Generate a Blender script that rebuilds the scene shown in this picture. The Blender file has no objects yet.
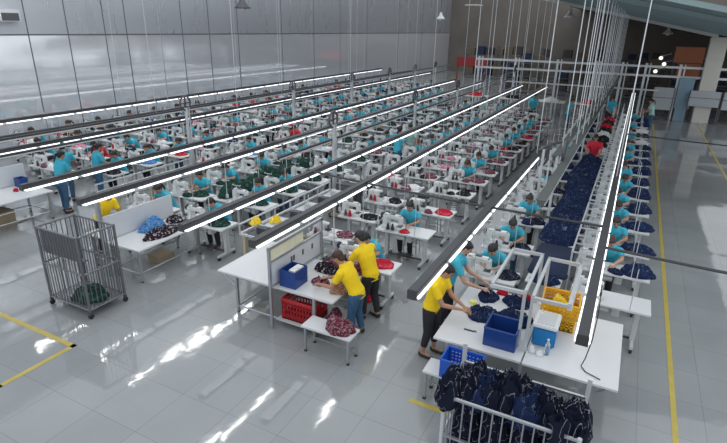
import bpy, bmesh, math, random
from mathutils import Vector, Matrix, noise
PI = math.pi
random.seed(7)
SC = bpy.context.scene
COL = SC.collection
V = Vector

# ------------------------------------------------------------------ camera
CAMH = 4.8
YAW, PITCH, ROLL, FPX = math.radians(27.07), math.radians(20.87), math.radians(1.083), 510.9
cyw, syw, cp, sp = math.cos(YAW), math.sin(YAW), math.cos(PITCH), math.sin(PITCH)
fw = V((-syw*cp, cyw*cp, -sp)); r0 = V((cyw, syw, 0)); u0 = r0.cross(fw)
rr = math.cos(ROLL)*r0 + math.sin(ROLL)*u0
uu = -math.sin(ROLL)*r0 + math.cos(ROLL)*u0
cam = bpy.data.cameras.new('camera'); co = bpy.data.objects.new('camera', cam); COL.objects.link(co)
M = Matrix((rr, uu, -fw)).transposed().to_4x4(); M.translation = V((0, 0, CAMH)); co.matrix_world = M
cam.sensor_width = 36; cam.lens = FPX/727*36; cam.clip_end = 300
SC.camera = co

def proj(x, y, z):
    v = V((x, y, z-CAMH)); w = v.dot(fw)
    if w < .2: return (-9999, -9999)
    return 363.5+FPX*v.dot(rr)/w, 221.5-FPX*v.dot(uu)/w
def inview(x, y, z=.8, m=25):
    a, b = proj(x, y, z); return -m < a < 727+m and -m < b < 443+m

# --------------------------------------------------------------- materials
MATS = {}
def mat(name, col, rough=.5, metal=0, emit=None, es=0, noise_amt=0, nscale=8, alpha=None, trans=0, bump=0, bscale=20, spec=None):
    if name in MATS: return MATS[name]
    m = bpy.data.materials.new(name); m.use_nodes = True; nt = m.node_tree; N = nt.nodes; L = nt.links
    b = N['Principled BSDF']; b.inputs['Base Color'].default_value = (*col, 1)
    b.inputs['Roughness'].default_value = rough; b.inputs['Metallic'].default_value = metal
    if spec is not None: b.inputs['Specular IOR Level'].default_value = spec
    if emit: b.inputs['Emission Color'].default_value = (*emit, 1); b.inputs['Emission Strength'].default_value = es
    if trans: b.inputs['Transmission Weight'].default_value = trans
    if alpha is not None: b.inputs['Alpha'].default_value = alpha
    tc = N.new('ShaderNodeTexCoord')
    if noise_amt:
        n = N.new('ShaderNodeTexNoise'); n.inputs['Scale'].default_value = nscale; n.inputs['Detail'].default_value = 4
        L.new(tc.outputs['Object'], n.inputs['Vector'])
        mx = N.new('ShaderNodeMixRGB'); mx.inputs[1].default_value = (*[c*(1-noise_amt) for c in col], 1)
        mx.inputs[2].default_value = (*[min(1, c*(1+noise_amt)) for c in col], 1)
        L.new(n.outputs['Fac'], mx.inputs[0]); L.new(mx.outputs[0], b.inputs['Base Color'])
    if bump:
        n2 = N.new('ShaderNodeTexNoise'); n2.inputs['Scale'].default_value = bscale; n2.inputs['Detail'].default_value = 3
        L.new(tc.outputs['Object'], n2.inputs['Vector'])
        bp = N.new('ShaderNodeBump'); bp.inputs['Strength'].default_value = bump; bp.inputs['Distance'].default_value = .02
        L.new(n2.outputs['Fac'], bp.inputs['Height']); L.new(bp.outputs[0], b.inputs['Normal'])
    MATS[name] = m; return m

def cloth(name, base, spots, scale=14, thr=.5, squig=False, soft=.02, third=None):
    """fabric with a woven-in pattern: scattered patches or pale piping lines"""
    m = bpy.data.materials.new(name); m.use_nodes = True; nt = m.node_tree; N = nt.nodes; L = nt.links
    b = N['Principled BSDF']; b.inputs['Roughness'].default_value = .85; b.inputs['Specular IOR Level'].default_value = .2
    tc = N.new('ShaderNodeTexCoord')
    src = tc.outputs['Object']
    n = N.new('ShaderNodeTexNoise'); n.inputs['Scale'].default_value = scale; n.inputs['Detail'].default_value = 2
    n.inputs['Distortion'].default_value = .6
    L.new(src, n.inputs['Vector'])
    rp = N.new('ShaderNodeValToRGB')
    cr = rp.color_ramp
    if squig:
        cr.elements[0].position = thr-.007; cr.elements[0].color = (*base, 1)
        cr.elements[1].position = thr+.007; cr.elements[1].color = (*base, 1)
        e = cr.elements.new(thr); e.color = (*spots, 1)
    else:
        cr.elements[0].position = thr-soft; cr.elements[0].color = (*base, 1)
        cr.elements[1].position = thr+soft; cr.elements[1].color = (*spots, 1)
        if third:
            e = cr.elements.new(thr+soft+.08); e.color = (*third, 1)
    L.new(n.outputs['Fac'], rp.inputs[0]); L.new(rp.outputs[0], b.inputs['Base Color'])
    n2 = N.new('ShaderNodeTexNoise'); n2.inputs['Scale'].default_value = 9; n2.inputs['Detail'].default_value = 4
    L.new(src, n2.inputs['Vector'])
    bp = N.new('ShaderNodeBump'); bp.inputs['Strength'].default_value = .5; bp.inputs['Distance'].default_value = .04
    L.new(n2.outputs['Fac'], bp.inputs['Height']); L.new(bp.outputs[0], b.inputs['Normal'])
    MATS[name] = m; return m

white_top = mat('white_laminate', (.64, .65, .66), .3, noise_amt=.04, nscale=3)
cream_top = mat('cream_laminate', (.70, .67, .60), .35, noise_amt=.05, nscale=3)
white_enamel = mat('white_enamel', (.70, .72, .72), .28)
grey_enamel = mat('grey_enamel', (.56, .58, .58), .35)
steel = mat('brushed_steel', (.42, .44, .46), .34, .7, noise_amt=.15)
pale_steel = mat('pale_steel', (.62, .64, .66), .35, .35)
dark_steel = mat('dark_steel', (.10, .10, .11), .4, .5, noise_amt=.2)
cage_steel = mat('cage_steel', (.17, .175, .19), .36, .6, noise_amt=.2)
channel_mat = mat('dark_channel', (.045, .047, .052), .5, .0, noise_amt=.25, nscale=6)
black_rub = mat('black_rubber', (.02, .02, .022), .6)
black_pl = mat('black_plastic', (.03, .03, .035), .4)
tube_mat = mat('lit_tube', (.95, .97, 1), .4, emit=(.95, .98, 1), es=1.35)
lamp_mat = mat('lit_strip', (.95, .97, 1), .4, emit=(1, .99, .97), es=26)
red_pl = mat('red_plastic', (.42, .015, .022), .35)
blue_pl = mat('blue_plastic', (.015, .10, .50), .3)
navy_pl = mat('deep_blue_plastic', (.012, .05, .22), .3)
cyan_pl = mat('bright_blue_plastic', (.01, .19, .48), .3)
yel_pl = mat('yellow_plastic', (.80, .42, .01), .4)
panel_grey = mat('grey_partition', (.60, .62, .65), .35, noise_amt=.05, nscale=2)
glassy = mat('clear_plastic', (.85, .9, .92), .08, trans=.85)
skin = mat('skin', (.42, .22, .14), .55)
skin_pale = mat('skin_pale', (.50, .29, .20), .55)
eye_mat = mat('eye_dark', (.02, .015, .012), .3)
lip_mat = mat('lips', (.32, .10, .08), .5)
hair_mat = mat('black_hair', (.012, .010, .010), .45, bump=.6, bscale=60)
hair_brown = mat('brown_hair', (.045, .018, .012), .45, bump=.6, bscale=60)
teal_shirt = mat('turquoise_shirt', (.045, .40, .54), .8, noise_amt=.1, nscale=6, bump=.5, bscale=14)
yellow_shirt = mat('yellow_shirt', (.85, .58, .005), .8, noise_amt=.06, nscale=6, bump=.5, bscale=14)
red_shirt = mat('red_shirt', (.62, .02, .05), .8, noise_amt=.1, nscale=6, bump=.5, bscale=14)
mint_shirt = mat('pale_green_shirt', (.36, .60, .55), .8, noise_amt=.1, nscale=6)
black_cloth = mat('black_trousers', (.018, .018, .022), .85, noise_amt=.2)
jean = mat('blue_jeans', (.035, .10, .19), .85, noise_amt=.35, nscale=12)
shoe_mat = mat('dark_shoe', (.03, .022, .02), .6)
navy = cloth('navy_fabric', (.008, .018, .060), (.20, .24, .34), 6, .5, True)
navy_dark = cloth('black_navy_fabric', (.005, .008, .022), (.42, .42, .44), 4, .52, True)
navy_mid = mat('navy_cloth_cover', (.008, .020, .060), .8, noise_amt=.3, bump=.5, bscale=6)
green_d = cloth('dark_green_fabric', (.010, .035, .028), (.05, .12, .09), 12, .58)
green_lt = cloth('light_green_fabric', (.12, .40, .12), (.3, .6, .3), 9, .58)
maroon = cloth('maroon_patterned_fabric', (.12, .02, .035), (.45, .30, .34), 26, .55, third=(.06, .02, .03))
floral = cloth('black_floral_fabric', (.015, .012, .018), (.62, .55, .58), 22, .60, third=(.35, .10, .16))
bluefl = cloth('blue_floral_fabric', (.04, .18, .48), (.25, .50, .75), 20, .52, third=(.03, .05, .15))
paisley = cloth('red_green_patterned_fabric', (.30, .10, .07), (.50, .42, .30), 24, .5, third=(.10, .14, .09))
blackf = cloth('black_fabric', (.012, .012, .015), (.10, .10, .12), 10, .62)
redf = cloth('red_fabric', (.45, .012, .03), (.60, .08, .10), 8, .6)
yelf = cloth('yellow_fabric', (.75, .52, .03), (.85, .72, .25), 8, .6)
whitef = cloth('white_fabric', (.72, .72, .72), (.55, .56, .58), 8, .6)
pinkf = cloth('pink_fabric', (.55, .16, .25), (.7, .4, .45), 12, .55)
lilac = cloth('lilac_fabric', (.42, .38, .62), (.7, .7, .8), 8, .55)

# ---------------------------------------------------------------- builders
class MB:
    def __init__(s): s.bm = bmesh.new()
    def box(s, c, d, rz=0, rx=0, ry=0, bevel=0):
        r = bmesh.ops.create_cube(s.bm, size=1)
        vs = r['verts']
        Mx = Matrix.Translation(V(c)) @ Matrix.Rotation(rz, 4, 'Z') @ Matrix.Rotation(ry, 4, 'Y') @ Matrix.Rotation(rx, 4, 'X') @ Matrix.Diagonal((*d, 1))
        bmesh.ops.transform(s.bm, matrix=Mx, verts=vs)
        if bevel:
            es = list({e for v in vs for e in v.link_edges})
            bmesh.ops.bevel(s.bm, geom=es, offset=bevel, segments=2, affect='EDGES')
        return s
    def tube(s, pts, r, seg=8, closed=False):
        pts = [V(p) for p in pts]; n = len(pts)
        rs = r if isinstance(r, (list, tuple)) else [r]*n
        rings = []; up = None
        for i, p in enumerate(pts):
            if closed: t = pts[(i+1) % n]-pts[i-1]
            elif i == 0: t = pts[1]-p
            elif i == n-1: t = p-pts[i-1]
            else: t = (pts[i+1]-p).normalized()+(p-pts[i-1]).normalized()
            t.normalize()
            if up is None:
                up = V((0, 0, 1)) if abs(t.z) < .9 else V((1, 0, 0))
            a = t.cross(up)
            if a.length < 1e-4: a = t.cross(V((.3, 1, .2)))
            a.normalize(); b = a.cross(t); up = b
            rings.append([s.bm.verts.new(p+rs[i]*(math.cos(2*PI*k/seg)*a+math.sin(2*PI*k/seg)*b)) for k in range(seg)])
        m = n if closed else n-1
        for i in range(m):
            A, B = rings[i], rings[(i+1) % n]
            for k in range(seg):
                s.bm.faces.new((A[k], A[(k+1) % seg], B[(k+1) % seg], B[k]))
        if not closed:
            s.bm.faces.new(rings[0][::-1]); s.bm.faces.new(rings[-1])
        return s
    def cyl(s, a, b, r, seg=12, r2=None): return s.tube([a, b], [r, r if r2 is None else r2], seg)
    def ell(s, c, d, rot=None, seg=14):
        r = bmesh.ops.create_uvsphere(s.bm, u_segments=seg, v_segments=max(6, seg*2//3), radius=1)
        Mx = Matrix.Translation(V(c)) @ (rot.to_4x4() if rot else Matrix()) @ Matrix.Diagonal((*d, 1))
        bmesh.ops.transform(s.bm, matrix=Mx, verts=r['verts']); return s
    def limb(s, pts, rs, seg=10):
        s.tube(pts, rs, seg)
        for p, r in zip(pts, rs): s.ell(p, (r, r, r), seg=seg)
        return s
    def loft(s, rings):
        R = [[s.bm.verts.new(p) for p in ring] for ring in rings]; n = len(R[0])
        for A, B in zip(R, R[1:]):
            for k in range(n): s.bm.faces.new((A[k], A[(k+1) % n], B[(k+1) % n], B[k]))
        s.bm.faces.new(R[0][::-1]); s.bm.faces.new(R[-1]); return s
    def mesh(s, name, mats, smooth=False):
        bmesh.ops.recalc_face_normals(s.bm, faces=s.bm.faces)
        me = bpy.data.meshes.new(name); s.bm.to_mesh(me); s.bm.free()
        for m in (mats if isinstance(mats, (list, tuple)) else [mats]): me.materials.append(m)
        if smooth: me.shade_smooth()
        return me

def tag(o, label=None, cat=None, group=None, kind=None):
    if label: o['label'] = label
    if cat: o['category'] = cat
    if group: o['group'] = group
    if kind: o['kind'] = kind
    return o
def ob(name, me, parent=None, loc=(0, 0, 0), rz=0):
    o = bpy.data.objects.new(name, me); COL.objects.link(o); o.parent = parent
    o.location = loc; o.rotation_euler = (0, 0, rz); return o
def thing(name, label, cat, loc=(0, 0, 0), rz=0, group=None):
    return tag(ob(name, None, None, loc, rz), label, cat, group)
def copytree(o, loc=None, rz=None, parent=None):
    c = o.copy(); COL.objects.link(c); c.parent = parent
    for ch in KIDS.get(o.name, o.children): copytree(ch, parent=c)
    if loc is not None: c.location = loc
    if rz is not None: c.rotation_euler = (0, 0, rz)
    return c
KIDS = {}
def struct(name, me, loc=(0, 0, 0)): return tag(ob(name, me, None, loc), kind='structure')

ORD = ['first', 'second', 'third', 'fourth', 'fifth', 'sixth', 'seventh', 'eighth', 'ninth', 'tenth', 'eleventh', 'twelfth',
       'thirteenth', 'fourteenth', 'fifteenth', 'sixteenth', 'seventeenth', 'eighteenth', 'nineteenth', 'twentieth',
       'twenty-first', 'twenty-second', 'twenty-third', 'twenty-fourth', 'twenty-fifth', 'twenty-sixth', 'twenty-seventh', 'twenty-eighth']
ORD += ['%s-%s' % (t, o) for t in ('thirtieth',) for o in ORD[:9]]
CNT = {}
def nth(key):
    CNT[key] = CNT.get(key, 0)+1; return ORD[CNT[key]-1]

# ------------------------------------------------------------------ cloths
def heap_mesh(name, rx, ry, h, seed, m, res=26, wr=.05, flat=.5):
    """crumpled pile of fabric: irregular outline, folded surface, closed underside"""
    bm = bmesh.new(); o = V((seed*3.7, seed*1.9, seed*.7))
    nr, na = res//2, res*2
    rings = []
    top = bm.verts.new((0, 0, 0))
    for i in range(1, nr+1):
        t = i/nr; ring = []
        for k in range(na):
            a = 2*PI*k/na
            out = 1+.22*noise.noise(V((math.cos(a)*1.6, math.sin(a)*1.6, 0))+o)+.07*noise.noise(V((math.cos(a)*5, math.sin(a)*5, 3))+o)
            x, y = math.cos(a)*rx*t*out, math.sin(a)*ry*t*out
            ring.append(bm.verts.new((x, y, 0)))
        rings.append(ring)
    def hz(x, y, t):
        prof = (1-t**(2+2*flat))
        p = V((x, y, 0))
        n = noise.noise(p*4+o)*.5
        f1 = 1-abs(noise.noise(p*9+o*1.3+V((noise.noise(p*6+o), 0, 0))))*2.2; f2 = 1-abs(noise.noise(p*20+o*2.1))*2.2
        fold = max(0, f1)**2*wr*1.1+max(0, f2)**2*wr*.5
        return max(0, h*prof*(.80+n))+fold*(min(1, (1-t)*5+.15))-wr*.3*prof
    top.co.z = hz(0, 0, 0)
    for i, ring in enumerate(rings):
        for v in ring: v.co.z = max(.004, hz(v.co.x, v.co.y, (i+1)/nr)+.008*(i < nr-1))
    for k in range(na): bm.faces.new((top, rings[0][k], rings[0][(k+1) % na]))
    for A, B in zip(rings, rings[1:]):
        for k in range(na): bm.faces.new((A[k], B[k], B[(k+1) % na], A[(k+1) % na]))
    base = [bm.verts.new((v.co.x*.97, v.co.y*.97, 0)) for v in rings[-1]]
    for v in rings[-1]: v.co.z += .012
    A = rings[-1]
    for k in range(na): bm.faces.new((A[k], base[k], base[(k+1) % na], A[(k+1) % na]))
    bm.faces.new(base)
    bmesh.ops.recalc_face_normals(bm, faces=bm.faces)
    me = bpy.data.meshes.new(name); bm.to_mesh(me); bm.free(); me.materials.append(m); me.shade_smooth(); return me
HC = {}
def heap(name, label, cat, loc, rx, ry, h, m, seed=None, rz=0, group=None, wr=.05, res=26):
    if seed is None: seed = random.randint(1, 400)
    k = (rx, ry, h, seed, m.name)
    if k not in HC: HC[k] = heap_mesh(name, rx, ry, h, seed, m, res, wr)
    return tag(ob(name, HC[k], None, loc, rz), label, cat, group)

# ------------------------------------------------------------------ people
def remeshed(mb, vox, mats, smooth=4):
    me = mb.mesh('tmp', mats)
    t = bpy.data.objects.new('tmp', me); COL.objects.link(t)
    md = t.modifiers.new('r', 'REMESH'); md.mode = 'VOXEL'; md.voxel_size = vox
    sm = t.modifiers.new('s', 'SMOOTH'); sm.iterations = smooth; sm.factor = .5
    dg = bpy.context.evaluated_depsgraph_get()
    out = bpy.data.meshes.new_from_object(t.evaluated_get(dg))
    bpy.data.objects.remove(t); bpy.data.meshes.remove(me)
    out.materials.clear()
    for m in (mats if isinstance(mats, (list, tuple)) else [mats]): out.materials.append(m)
    out.shade_smooth(); return out
def ering(c, side, fwd, a, b, n=16):
    return [c+side*a*math.cos(2*PI*k/n)+fwd*b*math.sin(2*PI*k/n) for k in range(n)]
def torso(mb, P, g=0, lo=0, hi=1):
    sh = (P['shR']-P['shL']).normalized(); hp = (P['hipR']-P['hipL']).normalized()
    pel, ch, nk = P['pelvis'], P['chest'], P['neck']
    def at(t):
        if t < .55: return pel.lerp(ch, t/.55)
        return ch.lerp(nk, (t-.55)/.45)
    prof = [(-.12, .10, .09), (0, .158, .118), (.2, .140, .104), (.4, .146, .108), (.6, .170, .118), (.8, .178, .105), (.93, .13, .085), (1.0, .062, .06)]
    R = []
    for t, a, b in prof:
        c = pel+(pel-ch).normalized()*.12*(-t)/.12 if t < 0 else at(t)
        ax = ((at(min(1, t+.1)) if t >= 0 else pel)-(at(max(0, t-.1)) if t > 0 else pel+(pel-ch)*.3)).normalized()
        s = hp.lerp(sh, max(0, min(1, t))).normalized(); f = ax.cross(s).normalized(); s = f.cross(ax).normalized()
        R.append(ering(c, s, f, a+g, b+g))
    mb.loft(R)
def hand(mb, wr, d, palm_n, side):
    """palm and five separate curled fingers; d = direction of hand, palm_n = back-of-hand normal, side=+-1 thumb side"""
    d = d.normalized(); s = d.cross(palm_n).normalized()*side; n = palm_n.normalized()
    R = []
    for t, w, th in ((0, .026, .018), (.03, .034, .016), (.065, .040, .013), (.085, .038, .011)):
        R.append(ering(wr+d*t, s, n, w, th, 8))
    mb.loft(R)
    for k, (o, ln) in enumerate(((.030, .062), (.010, .072), (-.010, .067), (-.029, .052))):
        a = wr+d*.080+s*o; b = a+d*ln*.5-n*.008; c = b+d*ln*.35-n*.022; e = c+d*ln*.12-n*.016
        mb.tube([a, b, c, e], [.0085, .008, .0075, .005], 6)
    a = wr+d*.022+s*.026; b = a+d*.026+s*.022-n*.006; c = b+d*.028+s*.006-n*.010
    mb.tube([a, b, c], [.0105, .0095, .006], 6)
def head(mb, c, f, up, g=0):
    f = f.normalized(); s = f.cross(up).normalized(); up = s.cross(f).normalized()
    rot = Matrix((s, f, up)).transposed()
    mb.ell(c+up*.025-f*.005, (.074, .092, .088), rot)
    mb.ell(c-up*.035+f*.012, (.058, .072, .072), rot)
    mb.ell(c-up*.085+f*.045, (.030, .026, .022), rot)           # chin
    mb.tube([c+up*.015+f*.088, c-up*.008+f*.098, c-up*.026+f*.108], [.008, .012, .015], 6)   # nose
    for k in (-1, 1):
        mb.ell(c+s*k*.076-up*.005-f*.008, (.010, .018, .030), rot, 8)          # ears
        mb.ell(c+s*k*.033-up*.02+f*.07, (.02, .018, .02), rot, 8)
    return rot
def figure(P, name, mats, vox=.017, hair='short', shirt_m=None, trouser_m=None, sleeve=.62, tl=1.0, shoes=True):
    """returns list of (part name, mesh); first is the body"""
    side = (P['shR']-P['shL']).normalized()
    hf = P['look'].normalized(); hup = (V((0, 0, 1))-hf*hf.z).normalized()
    mb = MB(); torso(mb, P, -.012)
    for q in 'LR':
        mb.limb([P['sh'+q], P['sh'+q].lerp(P['el'+q], .4), P['el'+q]], [.050, .046, .036])
        mb.limb([P['el'+q], P['el'+q].lerp(P['ha'+q], .35), P['ha'+q]], [.036, .036, .024])
        mb.limb([P['hip'+q], P['hip'+q].lerp(P['kn'+q], .4), P['kn'+q]], [.088, .078, .054])
        mb.limb([P['kn'+q], P['kn'+q].lerp(P['an'+q], .35), P['an'+q]], [.052, .052, .034])
        fd = P.get('foot', V((0, -1, 0))).normalized()
        mb.limb([P['an'+q]-V((0, 0, .025)), P['an'+q]+fd*.10-V((0, 0, .04)), P['an'+q]+fd*.16-V((0, 0, .045))], [.034, .032, .024])
    hc = P['head']
    mb.limb([P['neck'], hc-hup*.05-hf*.02], [.052, .047])
    head(mb, hc, hf, hup)
    body = remeshed(mb, vox, [mats, eye_mat, lip_mat], 3)
    b2 = bmesh.new(); b2.from_mesh(body)
    mx = MB(); hn = V((0, 0, 1))
    for q, sd in (('L', -1), ('R', 1)):
        d = P['ha'+q]-P['el'+q]; d.z = min(d.z, 0)*.6+P.get('hz', -.02); n = hn-d.normalized()*hn.dot(d.normalized())
        hand(mx, P['ha'+q], d, n, -1 if q == 'R' else 1)
    tm = mx.mesh('t', mats); b2.from_mesh(tm)
    nf = len(b2.faces)
    s = hf.cross(hup).normalized()
    rot = Matrix((s, hf, hup)).transposed()
    ex = MB()
    for k in (-1, 1): ex.ell(hc+s*k*.030+hup*.012+hf*.080, (.013, .009, .007), rot, 8)
    for k in (-1, 1): ex.ell(hc+s*k*.031+hup*.034+hf*.083, (.018, .006, .004), rot, 6)
    te = ex.mesh('t', mats); b2.from_mesh(te); b2.faces.ensure_lookup_table()
    for f in b2.faces[nf:]: f.material_index = 1
    nf = len(b2.faces); ex = MB(); ex.ell(hc-hup*.052+hf*.080, (.024, .010, .008), rot, 8)
    te = ex.mesh('t', mats); b2.from_mesh(te); b2.faces.ensure_lookup_table()
    for f in b2.faces[nf:]: f.material_index = 2
    b2.to_mesh(body); b2.free(); body.shade_smooth()
    out = [('person', body)]
    # shirt
    mb = MB(); torso(mb, P, .014)
    for q in 'LR':
        a, b = P['sh'+q], P['sh'+q].lerp(P['el'+q], sleeve)
        mb.limb([a-(P['sh'+q]-P['neck'])*.25, a], [.062, .068]); mb.tube([a, b], [.066, .060], 12)
    mb.limb([P['neck'], P['neck']+(P['neck']-P['chest']).normalized()*.015], [.066, .060])
    out.append(('shirt', remeshed(mb, vox, shirt_m, 2)))
    mb = MB()
    pel = P['pelvis']; dn = (pel-P['chest']).normalized()
    hp = (P['hipR']-P['hipL']).normalized(); f = dn.cross(hp).normalized()
    mb.loft([ering(pel-dn*.06, hp, f, .150, .115), ering(pel, hp, f, .168, .126), ering(pel+dn*.10, hp, f, .150, .11)])
    for q in 'LR':
        mb.limb([P['hip'+q], P['hip'+q].lerp(P['kn'+q], .4), P['kn'+q]], [.102, .092, .070])
        e = P['kn'+q].lerp(P['an'+q], tl*.92)
        mb.limb([P['kn'+q], P['kn'+q].lerp(P['an'+q], .35*tl)], [.070, .066]); mb.tube([P['kn'+q], e], [.069, .054], 12)
    out.append(('trousers', remeshed(mb, vox, trouser_m, 2)))
    # hair
    mb = MB(); hr = hair_brown if 'brown' in hair else hair_mat
    mb.ell(hc+hup*.040-hf*.022, (.086, .093, .086), rot, 18)
    mb.ell(hc+hup*.070+hf*.015, (.070, .070, .040), rot, 14)
    mb.ell(hc-hup*.02-hf*.055, (.074, .050, .070), rot, 14)
    if 'tail' in hair:
        a = hc+hup*.02-hf*.115
        mb.limb([a, a-hf*.035-hup*.03, a-hf*.045-hup*.14, a-hf*.03-hup*.24], [.028, .034, .030, .012], 8)
    if 'bun' in hair: mb.ell(hc+hup*.05-hf*.125, (.042, .038, .042), rot, 12)
    out.append(('hair', remeshed(mb, .012, hr, 2)))
    if shoes:
        fd = P.get('foot', V((0, -1, 0))).normalized()
        for q in 'LR':
            mb = MB(); a = P['an'+q]
            mb.limb([a-V((0, 0, .035))-fd*.02, a+fd*.08-V((0, 0, .05)), a+fd*.17-V((0, 0, .055))], [.042, .040, .030], 10)
            sh = remeshed(mb, .012, shoe_mat, 1)
            for v in sh.vertices:
                v.co.z = max(v.co.z, 0.004)
            out.append(('shoe', sh))
    return out
def place(parts, label, loc, rz, group=None, shirt=None, name='person'):
    root = ob(name, parts[0][1], None, loc, rz); tag(root, label, 'person', group)
    for n, me in parts[1:]:
        o = ob(n, me, root)
        if n == 'shirt' and shirt:
            o.material_slots[0].link = 'OBJECT'; o.material_slots[0].material = shirt
    return root

def seated(lean=.0, turn=0, drop=0, reach=.44, hw=.10):
    """facing -Y, stool under the origin"""
    P = dict(pelvis=V((0, .02, .56)), chest=V((0, -.06-lean*.6, .86)), neck=V((0, -.13-lean, 1.03-lean*.15)))
    P['head'] = P['neck']+V((turn*.02, -.085-drop*.03, .125-drop*.03)); P['look'] = V((turn*.5, -1, -.45-drop*.5))
    for q, s in (('L', -1), ('R', 1)):
        P['sh'+q] = P['neck']+V((s*.175, .02, -.065)); P['el'+q] = V((s*.235, -.20-lean*.7, .83)); P['ha'+q] = V((s*hw, -reach-lean, .815))
        P['hip'+q] = V((s*.09, 0, .53)); P['kn'+q] = V((s*.12, -.43, .50)); P['an'+q] = V((s*.12, -.38, .085))
    # swap so that R is on -X when facing -Y stays symmetric (no visible difference)
    P['foot'] = V((0, -1, 0)); return P
def standing(hgt=1.55, bend=.2, reach=.45, hz=.95, hw=.16, turn=0, step=.05, drop=.5, twist=0, hy=0):
    """facing -Y, feet on z=0; bend leans the torso forward"""
    k = hgt/1.6
    P = dict(pelvis=V((0, .03, .90*k)))
    u = V((0, -math.sin(bend), math.cos(bend)))
    P['chest'] = P['pelvis']+u*.30*k; u2 = V((0, -math.sin(bend*1.25), math.cos(bend*1.25)))
    P['neck'] = P['chest']+u2*.23*k
    P['head'] = P['neck']+V((turn*.03, -.04-.05*drop, .145-.02*drop)); P['look'] = V((turn, -1, -.8*drop))
    c, s_ = math.cos(twist), math.sin(twist)
    for q, s in (('L', -1), ('R', 1)):
        sv = V((s*.185*c, s*.185*s_, 0))
        P['sh'+q] = P['neck']+sv-u2*.075; ha = V((s*hw+hy, -reach, hz)); P['ha'+q] = ha
        mid = (P['sh'+q]+ha)/2; P['el'+q] = mid+V((s*.06, .06, -.10))
        P['hip'+q] = P['pelvis']+V((s*.085, 0, -.05)); P['kn'+q] = V((s*.10, .00-step*s*.4, .47*k)); P['an'+q] = V((s*.11, .04-step*s, .085))
    P['foot'] = V((0, -1, 0)); return P
SEAT = [figure(seated(.02, 0, 0), 's', skin, hair='bun', shirt_m=teal_shirt, trouser_m=black_cloth, shoes=False),
        figure(seated(.10, .4, .6), 's', skin, hair='tail', shirt_m=teal_shirt, trouser_m=jean, shoes=False),
        figure(seated(.14, -.5, .9, .42, .07), 's', skin_pale, hair='short', shirt_m=teal_shirt, trouser_m=black_cloth, shoes=False),
        figure(seated(.06, -.2, .4, .5, .14), 's', skin_pale, hair='tail brown', shirt_m=teal_shirt, trouser_m=black_cloth, shoes=False)]

# ----------------------------------------------------------- sewing gear
def make_table(w=1.2, d=.55, top=None, name='sewing_table', casters=True):
    """origin on the floor under the centre of the top; worker sits on the +Y side"""
    r = ob(name, None)
    k = []
    k.append(ob('tabletop', MB().box((0, 0, .732), (w, d, .036), bevel=.006).mesh('tabletop', top or white_top), r))
    for s in (-1, 1):
        x = s*(w/2-.16)
        mb = MB(); mb.box((x, 0, .70), (.05, d*.8, .028)); mb.box((x, .03, .40), (.075, .10, .60)); mb.box((x, 0, .095), (.055, d*.98, .05), bevel=.008)
        lg = ob('leg', mb.mesh('leg', grey_enamel), r); k.append(lg); kk = []
        if casters:
            for t in (-1, 1):
                kk.append(ob('caster', MB().cyl((x-.02, t*d*.43, .036), (x+.02, t*d*.43, .036), .036, 10).box((x, t*d*.43, .06), (.05, .03, .03)).mesh('caster', black_rub), lg))
        KIDS[lg.name] = kk
    mb = MB(); mb.box((0, .06, .10), (w-.34, .03, .03)); mb.box((.0, .04, .16), (.30, .22, .015), rx=-.25)
    k.append(ob('foot_pedal', mb.mesh('foot_pedal', dark_steel), r))
    mb = MB(); mb.cyl((-.18, -.05, .58), (.02, -.05, .58), .065, 12).box((.12, -.05, .60), (.12, .16, .17), bevel=.01)
    k.append(ob('motor', mb.mesh('motor', pale_steel), r))
    mb = MB(); px = -w/2+.05
    mb.cyl((px, -d/2+.03, .75), (px, -d/2+.03, 1.60), .010, 6); mb.box((px, -d/2+.03, 1.30), (.20, .012, .012)); mb.box((px, -d/2+.03, .90), (.05, .05, .09))
    k.append(ob('light_pole', MB().cyl((w/2-.3, -d/2+.03, .75), (w/2-.3, -d/2+.03, 1.45), .008, 6).mesh('light_pole', pale_steel), r))
    k.append(ob('cable_pole', mb.mesh('cable_pole', pale_steel), r))
    k.append(ob('control_box', MB().box((w/2-.36, d/2-.12, .655), (.22, .16, .11), bevel=.01).mesh('control_box', dark_steel), r))
    KIDS[r.name] = k; return r
def make_machine():
    """lockstitch machine; origin on the table, needle towards +X, user at +Y"""
    r = ob('sewing_machine', None); k = []
    mb = MB()
    mb.box((0, 0, .035), (.50, .19, .07), bevel=.012)
    mb.box((-.165, 0, .17), (.13, .15, .24), bevel=.02)
    mb.box((-.02, 0, .262), (.40, .12, .10), bevel=.022)
    mb.box((.175, 0, .20), (.085, .12, .18), bevel=.02)
    k.append(ob('machine_body', mb.mesh('machine_body', white_enamel), r))
    mb = MB(); mb.cyl((-.285, 0, .255), (-.25, 0, .255), .062, 16).cyl((-.25, 0, .255), (-.22, 0, .255), .025, 8)
    k.append(ob('handwheel', mb.mesh('handwheel', black_pl), r))
    mb = MB(); mb.cyl((.175, .0, .12), (.175, 0, .072), .007, 6).box((.175, .0, .076), (.03, .06, .008)).cyl((.175, .062, .19), (.175, .085, .19), .02, 10)
    mb.box((.16, 0, .071), (.12, .16, .006))
    k.append(ob('needle_and_foot', mb.mesh('needle_and_foot', dark_steel), r))
    mb = MB(); mb.box((-.02, .063, .262), (.30, .010, .055)); mb.box((-.165, .077, .17), (.09, .010, .12)); mb.box((-.02, 0, .318), (.12, .07, .02))
    k.append(ob('control_panels', mb.mesh('control_panel', dark_steel), r))
    KIDS[r.name] = k; return r
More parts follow.
